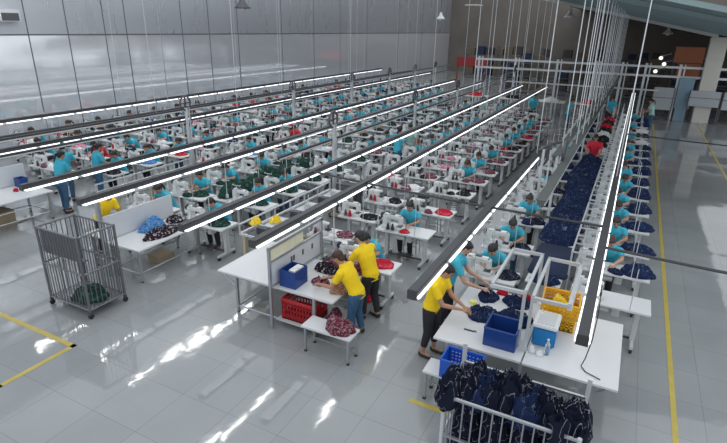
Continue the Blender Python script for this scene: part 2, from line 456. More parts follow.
def make_overlock():
    r = ob('overlock_machine', None); k = []
    mb = MB(); mb.box((0, 0, .045), (.36, .24, .09), bevel=.015); mb.box((-.05, -.03, .17), (.26, .17, .18), bevel=.025)
    mb.box((.11, -.02, .24), (.14, .07, .05), bevel=.012)
    k.append(ob('machine_body', mb.mesh('machine_body', white_enamel), r))
    k.append(ob('handwheel', MB().cyl((-.225, -.03, .17), (-.185, -.03, .17), .06, 16).mesh('handwheel', black_pl), r))
    mb = MB(); mb.box((.15, .0, .094), (.10, .14, .008)).cyl((.16, -.02, .22), (.16, -.02, .10), .007, 6)
    mb.box((.155, -.01, .15), (.02, .02, .12)); mb.box((-.05, .062, .20), (.24, .012, .05)); mb.box((.10, .03, .11), (.14, .09, .02))
    for i in range(4): mb.cyl((-.13+i*.05, .06, .20), (-.13+i*.05, .09, .20), .013, 8)
    k.append(ob('thread_tension_panel', mb.mesh('knobs', dark_steel), r))
    KIDS[r.name] = k; return r
def cone_m(m): return MB().tube([(0, 0, 0), (0, 0, .012), (0, 0, .02), (0, 0, .13), (0, 0, .15)], [.042, .042, .038, .020, .006], 10).mesh('thread_cone', m)
CONES = {n: cone_m(m) for n, m in (('black', black_pl), ('white', whitef), ('maroon', maroon), ('red', redf), ('green', green_lt), ('navy', navy_mid))}
STAND = MB().cyl((0, 0, 0), (0, 0, .46), .008, 6).box((0, 0, .012), (.26, .10, .012)).box((0, 0, .45), (.24, .014, .012)).cyl((-.11, 0, .45), (-.11, .03, .47), .005, 5).cyl((.11, 0, .45), (.11, .03, .47), .005, 5).mesh('stand_frame', pale_steel)
def make_stool():
    r = ob('work_stool', None); k = [ob('seat', MB().box((0, 0, .43), (.34, .26, .03), bevel=.008).mesh('seat', cream_top), r)]
    for sx in (-1, 1):
        for sy in (-1, 1):
            k.append(ob('leg', MB().cyl((sx*.14, sy*.10, .42), (sx*.155, sy*.115, 0), .012, 6).mesh('leg', steel), r))
    k.append(ob('stretcher', MB().box((0, .108, .17), (.28, .015, .015)).box((0, -.108, .17), (.28, .015, .015)).mesh('stretcher', steel), r))
    KIDS[r.name] = k; return r
TAB, TABN, MACH, OVER, STOOL = make_table(), make_table(.95), make_machine(), make_overlock(), make_stool()
TABC = make_table(1.2, .55, cream_top)
PROTOS = [TAB, TABN, MACH, OVER, STOOL, TABC]
HM = {m.name: [heap_mesh('bundle', .24, .19, .13, 11+i*5, m, 20, .05) for i in range(3)] for m in (navy, green_d, maroon, blackf, redf, yelf, whitef, pinkf, lilac, navy_dark, green_lt, bluefl)}
CN = {'navy_fabric': 'navy', 'dark_green_fabric': 'dark green', 'maroon_patterned_fabric': 'maroon', 'black_fabric': 'black', 'red_fabric': 'red', 'yellow_fabric': 'yellow',
      'white_fabric': 'white', 'pink_fabric': 'pink', 'lilac_fabric': 'lilac', 'black_navy_fabric': 'navy-black', 'light_green_fabric': 'light green', 'blue_floral_fabric': 'blue'}

def station(row, rk, x, yh, worker=True, cloths=(navy,), var=None, wide=True, over=False, cones=('black', 'white'), heapx=.36, shirt=None, top=None, bundles=1, machine=True, mdx=-.18, bs=1.0):
    """row = words for the row, yh = Y of the worker's head"""
    ty = yh-.40
    if not (inview(x, ty) or inview(x, ty, 1.2)): return
    w = 1.2 if wide else .95
    tx = x+.08 if wide else x+.02
    P = (TABC if top else TAB) if wide else TABN
    o = copytree(P, (tx, ty, 0)); n = nth(rk+'t')
    tag(o, 'white sewing table, %s from front, %s' % (n, row), 'table', 'sewing tables')
    if machine:
        o = copytree(OVER if over else MACH, (x+mdx, ty-.05, .75), random.uniform(-.06, .06)); n = nth(rk+('o' if over else 'm'))
        tag(o, 'white %s machine, %s such from front, %s' % ('overlock' if over else 'sewing', n, row), 'sewing machine', 'overlock machines' if over else 'sewing machines')
    if cones:
        sx, sy = x-.20 if wide else x-.22, ty-.205
        r = thing('thread_stand', 'thread stand with %s cones, %s from front, %s' % (' and '.join(dict.fromkeys(cones)), nth(rk+'c'), row), 'thread stand', (sx, sy, .75), 0, 'thread stands')
        ob('stand_frame', STAND, r)
        for i, c in enumerate(cones): ob('thread_cone', CONES[c], r, ((i-(len(cones)-1)/2)*.11, 0, .018))
    for b in range(bundles):
        m = random.choice(cloths); me = random.choice(HM[m.name])
        o = ob('fabric_bundle', me, None, (x+heapx+random.uniform(-.04, .04)-(b*.02), ty+random.uniform(-.03, .03), .751), random.uniform(-.5, .5))
        s = random.uniform(.8, 1.05)*bs; o.scale = (s, min(s, 1.12)*.98, random.uniform(.8, 1.2)*min(bs, 1.3)*(1 if m in (navy, green_d) else .62))
        tag(o, '%s bundle on sewing table, %s bundle from front, %s' % (CN[m.name], nth(rk+'b'), row), 'fabric', 'fabric bundles on the sewing tables')
    if random.random() < .55 and machine:
        m = random.choice(cloths); me = random.choice(HM[m.name]); s = random.uniform(.45, .65)
        o = ob('fabric_bundle', me, None, (x+.12, ty+.10-.28, .751), random.uniform(-.5, .5)); o.scale = (s, s*.8, s*1.2)
        tag(o, 'small %s bundle behind machine, %s such from front, %s' % (CN[m.name], nth(rk+'k'), row), 'fabric', 'small bundles behind the machines')
    o = copytree(STOOL, (x, yh+.2, 0)); tag(o, 'small work stool, %s from front, %s' % (nth(rk+'s'), row), 'stool', 'work stools')
    if worker:
        v = random.randrange(4) if var is None else var
        place(SEAT[v], '%s-shirted worker seated sewing, %s seated from front, %s' % ('turquoise' if not shirt else 'red' if shirt is red_shirt else 'pale green', nth(rk+'w'), row),
              (x, yh+.2, 0), random.uniform(-.15, .15), 'seated sewing workers', shirt)

R1 = 'row beside right yellow line'
R2 = 'row left of navy bench'
R3 = 'row left of central aisle'
R4 = 'row right of middle posts'
R5 = 'row left of middle posts'
R6 = 'row left of green heaps'
R7 = 'row right of left posts'
R8 = 'row left of left posts'
R9 = 'third row from left wall'
R10 = 'second row from left wall'
R11 = 'row against left wall'
# right row
o = copytree(TAB, (.24, 8.35, 0)); tag(o, 'empty white sewing table at the front of the %s' % R1, 'table', 'sewing tables'); nth('1t')
o = copytree(MACH, (-.10, 8.30, .75)); tag(o, 'white sewing machine on empty front table, %s' % R1, 'sewing machine', 'sewing machines'); nth('1m')
for y, wk, v in ((10.0, 1, 3), (11.1, 1, 0), (12.5, 1, 1), (13.75, 1, 2), (15.1, 1, 1), (16.45, 1, 0), (17.75, 0, 0), (19.1, 1, 2), (20.4, 1, 3), (21.7, 0, 1), (22.9, 1, 0), (24.3, 0, 0), (25.7, 1, 1), (27.1, 0, 0), (28.5, 1, 2)):
    station(R1, '1', .15, y, wk, (navy,) if y < 17 else (blackf, maroon, navy, whitef), v, mdx=-.30, heapx=.46, cones=('white', 'white'), bs=1.35)
for y, wk, v in ((8.7, 1, 2), (10.09, 1, 1), (11.75, 1, 0), (13.1, 0, 0), (14.5, 1, 2), (15.9, 0, 1), (17.3, 1, 3), (18.7, 1, 0), (20.1, 0, 0), (21.5, 1, 1), (22.9, 0, 0), (24.3, 1, 2), (25.7, 1, 0), (27.2, 0, 0)):
    station(R2, '2', -1.72, y, wk, (navy, navy_dark), v, wide=False, mdx=-.18, heapx=.30, cones=('white', 'black') if y > 9 else ('white',))
for y, wk, v in ((8.03, 1, 2), (9.88, 1, 0), (11.3, 0, 0), (12.95, 0, 0), (14.29, 1, 3), (15.37, 1, 0), (16.89, 1, 2), (18.0, 0, 0), (19.0, 1, 1), (20.2, 1, 0), (21.4, 1, 2), (22.6, 1, 3), (23.7, 1, 0), (25.0, 0, 0), (26.3, 0, 0)):
    station(R3, '3', -3.9, y, wk, (blackf, maroon, blackf, maroon, redf) if y > 9 else (redf,), v, mdx=-.20, cones=('black', 'black') if y < 16 else ('black', 'maroon'), heapx=.40, bundles=0 if abs(y-9.88) < .1 else 1, over=(11 < y < 14))
y = 8.9
while y < 29:
    if y > 8.8: station('row behind patterned cloth table', '3b', -5.08, y+.0, False, (maroon, blackf, whitef, maroon, blackf, pinkf), None, wide=False, over=random.random() < .6, cones=('black', 'black') if random.random() < .6 else ('maroon', 'red'), heapx=.25, mdx=-.2)
    y += 1.28
y = 12.2
while y < 29.5:
    station(R4, '4', -6.15, y, random.random() < .4, (maroon, blackf, blackf, redf, whitef, navy), None, wide=False, cones=('black', 'white'), heapx=.22, mdx=-.22)
    y += 1.36
for y in (8.15, 9.63, 10.86, 12.1, 13.32, 14.7, 16.0, 17.4, 18.8, 20.1, 21.5, 22.8, 24.2, 25.6, 27, 28.4):
    station(R5, '5', -7.85, y, y < 11 or abs(y-13.32) < .1 or (y > 14 and random.random() < .65), (green_d,) if y < 16 else (blackf, whitef, green_d, maroon), [0, 1, 2][int(y) % 3], cones=('white', 'white'), mdx=-.2, heapx=.34)
for y in (8.2, 9.4, 10.6, 12.03, 13.13, 14.3, 15.6, 17.0, 18.4, 19.7, 21.1, 22.5, 23.8, 25.2, 26.6, 28.):
    station(R6, '6', -9.6, y, y < 14.5 and y > 8 or random.random() < .65, (green_d,) if y < 14 else (blackf, whitef, navy, green_d), [1, 0, 2, 3][int(y) % 4], cones=('white', 'white'), mdx=-.2, heapx=.34)
def row(rn, rk, x, y0, y1, pitch, occ, cl, wide=True, cones=('white', 'black')):
    y = y0
    while y < y1:
        station(rn, rk, x, y, random.random() < occ, cl, None, wide=wide, over=random.random() < .2, cones=cones if random.random() < .8 else ('red', 'white'), mdx=-.2, heapx=.36 if wide else .25, top=random.random() < .15,
                shirt=red_shirt if random.random() < .04 else (mint_shirt if random.random() < .06 else None))
        y += pitch
row(R7, '7', -11.35, 12.2, 34, 1.36, .55, (blackf, navy, whitef, maroon, bluefl))
row(R8, '8', -13.25, 9.75, 37, 1.27, .75, (blackf, navy, whitef, bluefl, redf), cones=('white', 'white'))
row(R9, '9', -15.2, 9.3, 38, 1.33, .65, (blackf, navy, whitef, maroon))
row(R10, '10', -17.1, 10, 38, 1.36, .6, (blackf, navy, whitef, pinkf))
row(R11, '11', -19.1, 11, 38, 1.36, .6, (blackf, navy, whitef, redf, bluefl))
for p in PROTOS:                                  # the prototypes were only patterns for the copies
    def rm(o):
        for c in KIDS.get(o.name, []): rm(c)
        bpy.data.objects.remove(o)
    rm(p)

# ------------------------------------------------------- navy centre bench
t = thing('centre_bench', 'long low bench loaded with navy garments between the two right-hand rows', 'bench', (-.82, 0, 0))
ob('bench_top', MB().box((0, 13.35, .70), (.58, 9.9, .03)).mesh('bench_top', white_top), t)
for y in (8.6, 11.2, 13.8, 16.4, 18.1):
    ob('leg', MB().box((0, y, .34), (.46, .04, .685)).mesh('leg', grey_enamel), t)
tag(ob('cloth_cover', MB().box((0, 0, .035), (.68, 1.45, .07), bevel=.025).mesh('cloth_cover', navy_mid, True), None, (-.80, 9.45, .716)), 'flat dark navy cloth stack at the front end of the centre bench', 'cloth')
for i, y in enumerate((8.55,)):
    heap('garment_pile', 'small navy garment pile in front of the flat dark cloth stack on the centre bench', 'garments', (-.8, 8.53, .716), .26, .18, .10, navy, 77)
y = 10.65; i = 0
while y < 17.9:
    heap('garment_pile', 'navy garment pile with pale trim, %s pile along the centre bench' % nth('np'), 'garments', (-.86+random.uniform(-.06, .06), y, .716), .40, .50, .26+.10*random.random(), navy, 31+i, random.uniform(-.4, .4), 'navy garment piles on the centre bench', wr=.08, res=34)
    y += .78; i += 1
t = thing('rear_bench', 'bench of black and red garments beyond the red-shirted person', 'bench', (-.82, 0, 0))
ob('bench_top', MB().box((0, 24.1, .70), (.58, 8.8, .03)).mesh('bench_top', white_top), t)
for y in (20, 24, 28): ob('leg', MB().box((0, y, .34), (.46, .04, .685)).mesh('leg', grey_enamel), t)
for i, (y, m) in enumerate(((20.2, whitef), (21.2, blackf), (22.3, blackf), (23.3, whitef), (24.3, blackf), (25.4, redf), (26.5, blackf), (27.6, redf))):
    heap('garment_pile', '%s garment pile on the rear bench, %s beyond the red-shirted person' % (CN[m.name], ORD[i]), 'garments', (-.82, y, .716), .28, .38, .20, m, 60+i)
STD = {}
def std(key, **kw):
    fk = {k: kw.pop(k) for k in ('hair', 'shirt_m', 'trouser_m', 'tl', 'mats') if k in kw}
    STD[key] = figure(standing(**kw), key, fk.pop('mats', skin), **fk)
    return STD[key]
red_p = std('red', hgt=1.55, bend=.35, reach=.5, hz=.98, hair='bun', shirt_m=red_shirt, trouser_m=black_cloth)
place(red_p, 'person in a red shirt bending over the navy garment piles', (-.86, 18.75, 0), 0)

for q in range(4):
    t = thing('wire_rack', 'white ladder-like rack above the machines beside the navy bench, %s from front' % ORD[q], 'rack', (-.30, 10.4+q*3.3, 0), 0, 'ladder racks')
    mb = MB()
    for sx in (-.16, .16): mb.box((sx, 0, 1.22), (.03, 3.1, .03))
    for k2 in range(8): mb.box((0, -1.52+k2*.434, 1.22), (.32, .025, .025))
    ob('ladder', mb.mesh('ladder', pale_steel), t)
    for sy in (-1.5, 1.5): ob('leg', MB().box((-.16, sy, .61), (.03, .03, 1.22)).mesh('leg', pale_steel), t)
# ---- green heaps
for i, (x, y, s) in enumerate(((-8.82, 9.55, .8), (-8.8, 10.3, 1.0), (-8.84, 11.15, 1.05), (-8.8, 12.0, .95), (-8.82, 12.9, .85))):
    heap('garment_pile', 'dark green garment pile, %s from the front along the green bench' % ORD[i], 'garments', (x+.17, y, .752), .36*s, .46, .32*s, green_d, 90+i, 0, 'dark green garment piles')
t = thing('narrow_bench', 'narrow bench under the dark green garment piles', 'bench', (-8.645, 11.2, 0))
ob('bench_top', MB().box((0, 0, .724), (.50, 4.4, .03)).mesh('bench_top', white_top), t)
for y in (-2, 0, 2): ob('leg', MB().box((0, y, .355), (.4, .04, .71)).mesh('leg', grey_enamel), t)

# ------------------------------------------------------------ lit tracks
def track(x, y0, y1, label, z=1.65, hang=None, step=1.24, roof=lambda x: 5.45-.206*x):
    t = thing('lighting_track', label, 'light', (x, 0, 0), 0, 'lit overhead tracks')
    mb = MB(); mb.box((0, (y0+y1)/2, z+.055), (.10, y1-y0, .095)); mb.box((0, (y0+y1)/2, z+.105), (.118, y1-y0, .012)); mb.box((0, y0-.004, z+.045), (.13, .012, .12))
    ob('channel', mb.mesh('channel', channel_mat), t)
    L = step-.13; me = MB().box((0, L/2, 0), (.165, L, .035), bevel=.01).mesh('tube_light', tube_mat)
    cap = MB().box((0, 0, 0), (.12, .06, .035)).mesh('end_cap', grey_enamel)
    y = y0+.05
    n = 0
    while y+L < y1:
        if inview(x, y, z, 60) or inview(x, y+L, z, 60):
            tl = ob('tube_light', me, t, (0, y, z-.01)); ob('end_cap', cap, tl, (0, L+.06, .004)); n += 1
        y += step
    if hang:
        y = hang[0]
        while y < max(y1, 33 if x == -2.0 else 0) and (y < y1):
            top = roof(x) if y > 14 else 9.0
            ob('hanging_wire', MB().cyl((0, y, z+.09), (0, y, top), hang[2] if len(hang) > 2 else .010, 5).mesh('hanging_wire', pale_steel), t)
            y += hang[1]
    return t
track(-.02, 5.25, 33.5, 'lit overhead track above the machines left of the right-hand workers', hang=(12.5, 1.7, .012))
track(-2.0, 5.28, 14.9, 'lit overhead track with its front end left of the yellow worker at the navy cloth', hang=(13.9, 1.7, .012))
track(-4.72, 5.55, 33.5, 'lit overhead track above the patterned-cloth table with the red crate beneath', hang=(17, 2.0, .012))
track(-6.13, 5.5, 33, 'lit overhead track ending left of the small yellow cloths', hang=(24, 4))
track(-8.68, 5.5, 33, 'lit overhead track ending above the table of floral cloth', hang=(24, 5))
track(-10.44, 5.5, 33, 'lit overhead track ending above the standing turquoise worker near the left edge', hang=(12, 7, .006))
track(-13.9, 5.5, 38, 'lit overhead track above the partitioned white table at the left edge', hang=(12, 7, .006))
track(-15.5, 5.5, 38, 'lit overhead track second out from the left wall', hang=(14, 7, .006))
track(-18.1, 7, 38, 'lit overhead track nearest the left wall', hang=(14, 7, .006))

# ----------------------------------------------- conveyor rails and posts
thick_mat = mat('dark_green_grey_paint', (.085, .095, .09), .5, noise_amt=.3, nscale=5)
def rail_line(x, ys, y0, y1, label, zt=2.26, zl=1.90, dx=0, thick=.05):
    t = thing('overhead_rail', label, 'rail', (x, 0, 0), 0, 'overhead conveyor rails')
    for z, d in ((zt, -dx), (zl if not dx else zt, dx)):
        ya = y0+3.2 if dx and d < 0 else y0
        ob('rail', MB().box((d, (ya+y1)/2, z), (thick, y1-ya, .07)).box((d, (ya+y1)/2, z+.045), (thick*1.35, y1-ya, .015)).mesh('rail', channel_mat if not dx else thick_mat), t)
        ob('rail_cover', MB().box((d+thick*.5+.012, (ya+y1)/2, z-.01), (.012, y1-ya, .03)).mesh('rail_cover', pale_steel), t)
    px = .07 if not dx else -.06
    for y in ys:
        if not inview(x, y, 1.5, 40): continue
        p = ob('post', MB().box((px, y, zt/2+.04), (.07 if not dx else .045, .07, zt+.08)).box((px, y+.12, zt/2+.04), (.03, .03, zt+.08)).box((px, y+.06, zt-.3), (.03, .12, .03)).mesh('post', pale_steel), t)
        cy = [(.06, y+math.cos(a)*.21, zt+.22+math.sin(a)*.21) for a in [2*PI*k/18 for k in range(18)]]
        ob('hanger_loop', MB().tube(cy, .028, 6, True).box((.06, y, zt+.22), (.05, .40, .03)).box((.06, y, zt+.22), (.05, .03, .40)).mesh('hanger_loop', dark_steel), p)
        cy = [(.03, y+.1+math.cos(a)*.14, zl+.0+math.sin(a)*.14) for a in [2*PI*k/16 for k in range(16)]]
        if not dx: ob('hanger_loop', MB().tube(cy, .02, 6, True).mesh('hanger_loop', dark_steel), p)
        if not dx: ob('bracket', MB().box((.03, y, zt-.02), (.10, .06, .05)).box((.03, y, zl), (.10, .06, .05)).mesh('bracket', grey_enamel), p)
    return t
PY = (11.8, 17.6, 22.6, 27.0, 30.8, 34.5)
rail_line(-12.4, PY, 4.5, 38, 'pair of dark conveyor rails on white posts, left of the two long pairs')
rail_line(-7.05, PY, 9.4, 35, 'pair of dark conveyor rails on white posts, running through the middle of the hall')
RR = rail_line(-1.1, (10.9, 17.6, 24, 30.8), 7.9, 35, 'pair of thick grey conveyor rails high above the navy centre bench', zt=2.3, dx=.12, thick=.11)
y = 12.4
while y < 34:
    for d in (-.12, .12):
        ob('hanging_wire', MB().cyl((d, y+d*2, 2.34), (d, y+d*2, 5.45+.206*1.1 if y > 14 else 9), .010, 5).mesh('hanging_wire', pale_steel), RR)
    y += 1.45
# hose and hanging lines on the right conveyor's near end
t = thing('hanger_carriage', 'tangle of dark hanger arms at the near end of the thick grey rails', 'conveyor part', (-1.52, 0, 0))
mb = MB()
for k in range(4):
    y = 12.0+k*.18
    mb.tube([(0, y, 2.32), (-.04, y, 2.2), (.02, y+.04, 2.05), (-.03, y, 1.9)], .02, 6)
mb.tube([(-.16, 11.9, 2.25), (-.08, 12.0, 2.33), (.1, 12.4, 2.36), (.28, 12.8, 2.36)], .035, 8)
ob('arm', mb.mesh('arm', dark_steel, True), t)
ob('upright', MB().cyl((-.05, 11.9, 0), (-.05, 11.9, 2.3), .03, 8).cyl((.1, 11.9, 1.0), (.1, 11.9, 2.3), .02, 8).box((.02, 11.9, 1.5), (.18, .03, .03)).box((.02, 11.9, 1.9), (.18, .03, .03)).mesh('upright', pale_steel), t)
# cross cables
def cable(x0, x1, y0, y1, z, label, r=.022, m=None):
    n = 12; pts = [(x0+(x1-x0)*k/n, y0+(y1-y0)*k/n, z-.05*math.sin(PI*k/n)) for k in range(n+1)]
    tag(ob('cable_duct', MB().tube(pts, r, 6).mesh('cable_duct', m or channel_mat), None), label, 'cable')
cable(0, 4.5, 7.98, 7.98, 1.75, 'black cable crossing over the right aisle in front')
cable(-6.1, 0, 9.35, 8.93, 1.75, 'black cable crossing over the central aisle between the lit tracks')
cable(0, 6.5, 18.3, 18.1, 1.75, 'black cable crossing over the right aisle farther back')
pts = [(.08, 6.9, 1.62), (.10, 6.6, 1.35), (.09, 6.4, 1.05), (.05, 6.25, .85), (.02, 6.2, .765), (.08, 6.1, .762), (.26, 6.02, .762)]
tag(ob('power_cable', MB().tube(pts, .007, 6).mesh('power_cable', black_rub, True), None), 'thin grey power cable hanging from the track end down to the white table', 'cable')

# ----------------------------------------------------------- room shell
def floor_mat():
    m = bpy.data.materials.new('glossy_tile_floor'); m.use_nodes = True; nt = m.node_tree; N = nt.nodes; L = nt.links
    b = N['Principled BSDF']; tc = N.new('ShaderNodeTexCoord')
    br = N.new('ShaderNodeTexBrick'); br.offset = 0; br.inputs['Scale'].default_value = 1
    br.inputs['Brick Width'].default_value = .8; br.inputs['Row Height'].default_value = .8; br.inputs['Mortar Size'].default_value = .004
    br.inputs['Color1'].default_value = (.335, .352, .362, 1); br.inputs['Color2'].default_value = (.36, .378, .385, 1); br.inputs['Mortar'].default_value = (.235, .245, .25, 1)
    L.new(tc.outputs['Object'], br.inputs['Vector'])
    n = N.new('ShaderNodeTexNoise'); n.inputs['Scale'].default_value = .7; n.inputs['Detail'].default_value = 6; L.new(tc.outputs['Object'], n.inputs['Vector'])
    mx = N.new('ShaderNodeMixRGB'); mx.blend_type = 'MULTIPLY'; mx.inputs[0].default_value = .35
    L.new(br.outputs[0], mx.inputs[1]); L.new(n.outputs['Fac'], mx.inputs[2]); L.new(mx.outputs[0], b.inputs['Base Color'])
    mr = N.new('ShaderNodeMapRange'); mr.inputs[3].default_value = .015; mr.inputs[4].default_value = .09
    L.new(n.outputs['Fac'], mr.inputs[0]); L.new(mr.outputs[0], b.inputs['Roughness'])
    n3 = N.new('ShaderNodeTexNoise'); n3.inputs['Scale'].default_value = 2.2; L.new(tc.outputs['Object'], n3.inputs['Vector'])
    bp = N.new('ShaderNodeBump'); bp.inputs['Strength'].default_value = .06; bp.inputs['Distance'].default_value = .05
    L.new(n3.outputs['Fac'], bp.inputs['Height']); L.new(bp.outputs[0], b.inputs['Normal'])
    b.inputs['Specular IOR Level'].default_value = .55
    return m
struct('floor', MB().box((-4, 34, -.05), (42, 72, .1)).mesh('floor', floor_mat()))
ym = mat('yellow_floor_paint', (.50, .39, .08), .35, noise_amt=.2, nscale=5)
def fl(x0, y0, x1, y1): struct('trim_%d' % (nfl.append(1) or len(nfl)), MB().box(((x0+x1)/2, (y0+y1)/2, .002), (abs(x1-x0), abs(y1-y0), .004)).mesh('trim', ym))
nfl = []
fl(1.21, 3, 1.28, 33); fl(3.41, 14, 3.48, 34); fl(-9.6, 3.96, -7.12, 4.04); fl(-7.20, 0.5, -7.12, 4.04); fl(-9.6, 2.86, -7.12, 2.92); fl(-2.0, 5.36, -1.4, 5.44)

WX = -20.7
def wall_mat(name, col, r, bs=.05):
    m = bpy.data.materials.new(name); m.use_nodes = True; nt = m.node_tree; N = nt.nodes; L = nt.links
    b = N['Principled BSDF']; b.inputs['Base Color'].default_value = (*col, 1); b.inputs['Roughness'].default_value = r; b.inputs['Metallic'].default_value = .55
    tc = N.new('ShaderNodeTexCoord'); mp = N.new('ShaderNodeMapping'); mp.inputs['Scale'].default_value = (1, 1.6, .25); L.new(tc.outputs['Object'], mp.inputs[0])
    n = N.new('ShaderNodeTexNoise'); n.inputs['Scale'].default_value = 1.1; n.inputs['Detail'].default_value = 5; n.inputs['Distortion'].default_value = .4; L.new(mp.outputs[0], n.inputs['Vector'])
    bp = N.new('ShaderNodeBump'); bp.inputs['Strength'].default_value = bs; bp.inputs['Distance'].default_value = .05
    L.new(n.outputs['Fac'], bp.inputs['Height']); L.new(bp.outputs[0], b.inputs['Normal'])
    mr = N.new('ShaderNodeMapRange'); mr.inputs[3].default_value = r-.05; mr.inputs[4].default_value = r+.06; L.new(n.outputs['Fac'], mr.inputs[0]); L.new(mr.outputs[0], b.inputs['Roughness'])
    return m
wl, wu = wall_mat('glossy_wall_sheet', (.80, .82, .86), .085, .04), wall_mat('grey_wall_sheet', (.50, .52, .56), .28, .06)
w = struct('wall_left', MB().box((WX-.05, 34, 2.145), (.1, 72, 4.29)).mesh('wall_left', wl))
tag(ob('upper_sheet', MB().box((WX-.05, 34, 7.445), (.1, 72, 6.31)).mesh('upper_sheet', wu), w))
seam = mat('dark_seam', (.09, .095, .11), .5)
n = 0
for y in (12.4, 14.0, 15.7, 16.8, 18.7, 20.1, 22.0, 24.3, 28.5, 32.3, 36, 40.5, 47, 53):
    n += 1; struct('trim_%d' % (30+n), MB().box((WX+.006, y, 5), (.012, .035, 10)).mesh('trim', seam))
struct('trim_60', MB().box((WX+.006, 34, 4.29), (.014, 72, .05)).mesh('trim', seam))
back_m = mat('dark_back_wall', (.17, .15, .13), .8, noise_amt=.3, nscale=.5)
struct('wall_back', MB().box((-.5, 62.1, 5.5), (41, .2, 11)).mesh('wall_back', back_m))
# roof: a sloped steel deck; daylit grey-green in front, lack of light put into the rear brown
def slab(y0, y1, x0, x1, th=.12):
    f = lambda x: 5.51-.206*x
    mb = MB(); vs = [mb.bm.verts.new(p) for p in ((x0, y0, f(x0)), (x1, y0, f(x1)), (x1, y1, f(x1)), (x0, y1, f(x0)), (x0, y0, f(x0)+th), (x1, y0, f(x1)+th), (x1, y1, f(x1)+th), (x0, y1, f(x0)+th))]
    for q in ((0, 1, 2, 3), (4, 5, 6, 7), (0, 1, 5, 4), (1, 2, 6, 5), (2, 3, 7, 6), (3, 0, 4, 7)): mb.bm.faces.new([vs[k] for k in q])
    return mb
roof_m = mat('grey_green_roof_deck', (.20, .27, .28), .5, noise_amt=.15, nscale=1); roof_d = mat('unlit_roof_deck', (.15, .13, .11), .8, noise_amt=.2, nscale=1)
struct('ceiling', slab(14, 34.2, -5.5, 4.4).mesh('ceiling', roof_m))
c2 = ob('rear_deck', slab(34.2, 62, -6.5, 20).mesh('rear_deck', roof_d), bpy.data.objects['ceiling'])
for k, y in enumerate((16, 18.5, 21, 23.5, 26, 28.5, 31)):
    mb = slab(y, y+.10, -5.4, 4.4, .12); bmesh.ops.translate(mb.bm, vec=(0, 0, -.13), verts=mb.bm.verts)
    struct('trim_%d' % (70+k), mb.mesh('trim', roof_m))
mb = slab(33.9, 34.15, -6.4, 3.4, .22); bmesh.ops.translate(mb.bm, vec=(0, 0, -.24), verts=mb.bm.verts)
struct('trim_80', mb.mesh('trim', mat('pale_roof_beam', (.50, .50, .48), .5)))
cream = mat('cream_column_paint', (.62, .60, .54), .6, noise_amt=.06)
t = thing('column', 'wide cream column at the far right under the end of the roof beam', 'column', (3.60, 35.2, 0))
ob('shaft', MB().box((0, 0, 2.3), (.80, .6, 4.6)).mesh('shaft', cream), t)
ob('collar', MB().box((0, 0, 3.45), (.85, .65, .06)).mesh('collar', grey_enamel), t)

# ----------------------------------------- far structures beyond the rows
Y0 = 36
def far_rail(y, z, x0, x1, label, m=pale_steel, th=.09):
    tag(ob('steel_beam', MB().box(((x0+x1)/2, y, z), (x1-x0, .12, th)).box(((x0+x1)/2, y, z+th*.7), (x1-x0, .16, .02)).mesh('steel_beam', m), None), label, 'beam')
far_rail(35.4, 2.92, -9.8, 6.5, 'upper pale steel beam crossing the far end of the hall')
far_rail(35.4, 2.40, -9.8, 6.5, 'lower pale steel beam crossing the far end of the hall')
far_rail(33.9, 1.72, -7.5, 1.2, 'thin white beam across the far ends of the lit tracks', th=.05)
for i, x in enumerate((-9.6, -7.2, -4.6, -2.35, -.9, .35, 2.1)):
    tag(ob('upright_post', MB().box((x, 35.4, 1.55), (.13, .13, 3.1)).box((x+.22, 35.4, 1.55), (.07, .07, 3.1)).mesh('upright_post', pale_steel), None), 'pale double steel post holding the far beams, %s from the left' % ORD[i], 'post', 'far beam posts')
red_stripe = mat('red_banner', (.30, .03, .03), .7); org = mat('orange_panel', (.50, .17, .08), .6, noise_amt=.1); blu = mat('blue_grey_panel', (.22, .33, .42), .5)
tag(ob('banner', MB().box((-13.4, 47, 2.05), (2.8, .08, .8), ry=-.04).box((-14.7, 47, .85), (.08, .08, 1.7)).box((-12.1, 47, .85), (.08, .08, 1.7)).mesh('banner', red_stripe), None), 'dark red banner low on the left before the far wall corner', 'banner')
pg = mat('pale_grey_board', (.40, .43, .45), .45, noise_amt=.05)
for i, (x, z, w, h, d) in enumerate(((1.50, 1.22, 1.05, 1.25, 'left of the blue-grey panel'), (3.55, 1.35, 1.5, .85, 'below the cream column'), (5.2, 1.3, 1.6, .95, 'at the right edge'))):
    t = thing('partition_board', 'pale grey partition board at the far end, %s' % d, 'board', (x, 35.0-.3, 0))
    ob('board', MB().box((0, 0, z), (w, .05, h)).mesh('board', pg), t)
    ob('frame', MB().box((0, -.03, z+h*.05), (w, .02, .03)).box((-w/2, 0, (z+h/2)/2), (.05, .05, z+h/2)).box((w/2, 0, (z+h/2)/2), (.05, .05, z+h/2)).mesh('frame', dark_steel), t)
tag(ob('panel', MB().box((2.55, 35.05, 1.55), (.75, .06, 1.7)).box((2.55, 35.05, .35), (.6, .05, .7)).mesh('panel', blu), None), 'blue-grey standing panel beside the cream column', 'panel')
t = thing('stacked_boxes', 'orange boxes stacked high behind the beams left of the cream column', 'boxes', (2.55, 38, 0))
ob('box', MB().box((0, 0, 3.55), (1.5, .8, .9)).mesh('box', org), t); ob('box', MB().box((.1, 0, 2.6), (1.2, .8, .9)).mesh('box', org), t)
ob('shelf_frame', MB().box((-.7, 0, 1.5), (.1, .8, 3)).box((.75, 0, 1.5), (.1, .8, 3)).box((0, 0, 2.1), (1.6, .8, .08)).box((0, 0, 3.08), (1.6, .8, .06)).mesh('shelf_frame', dark_steel), t)
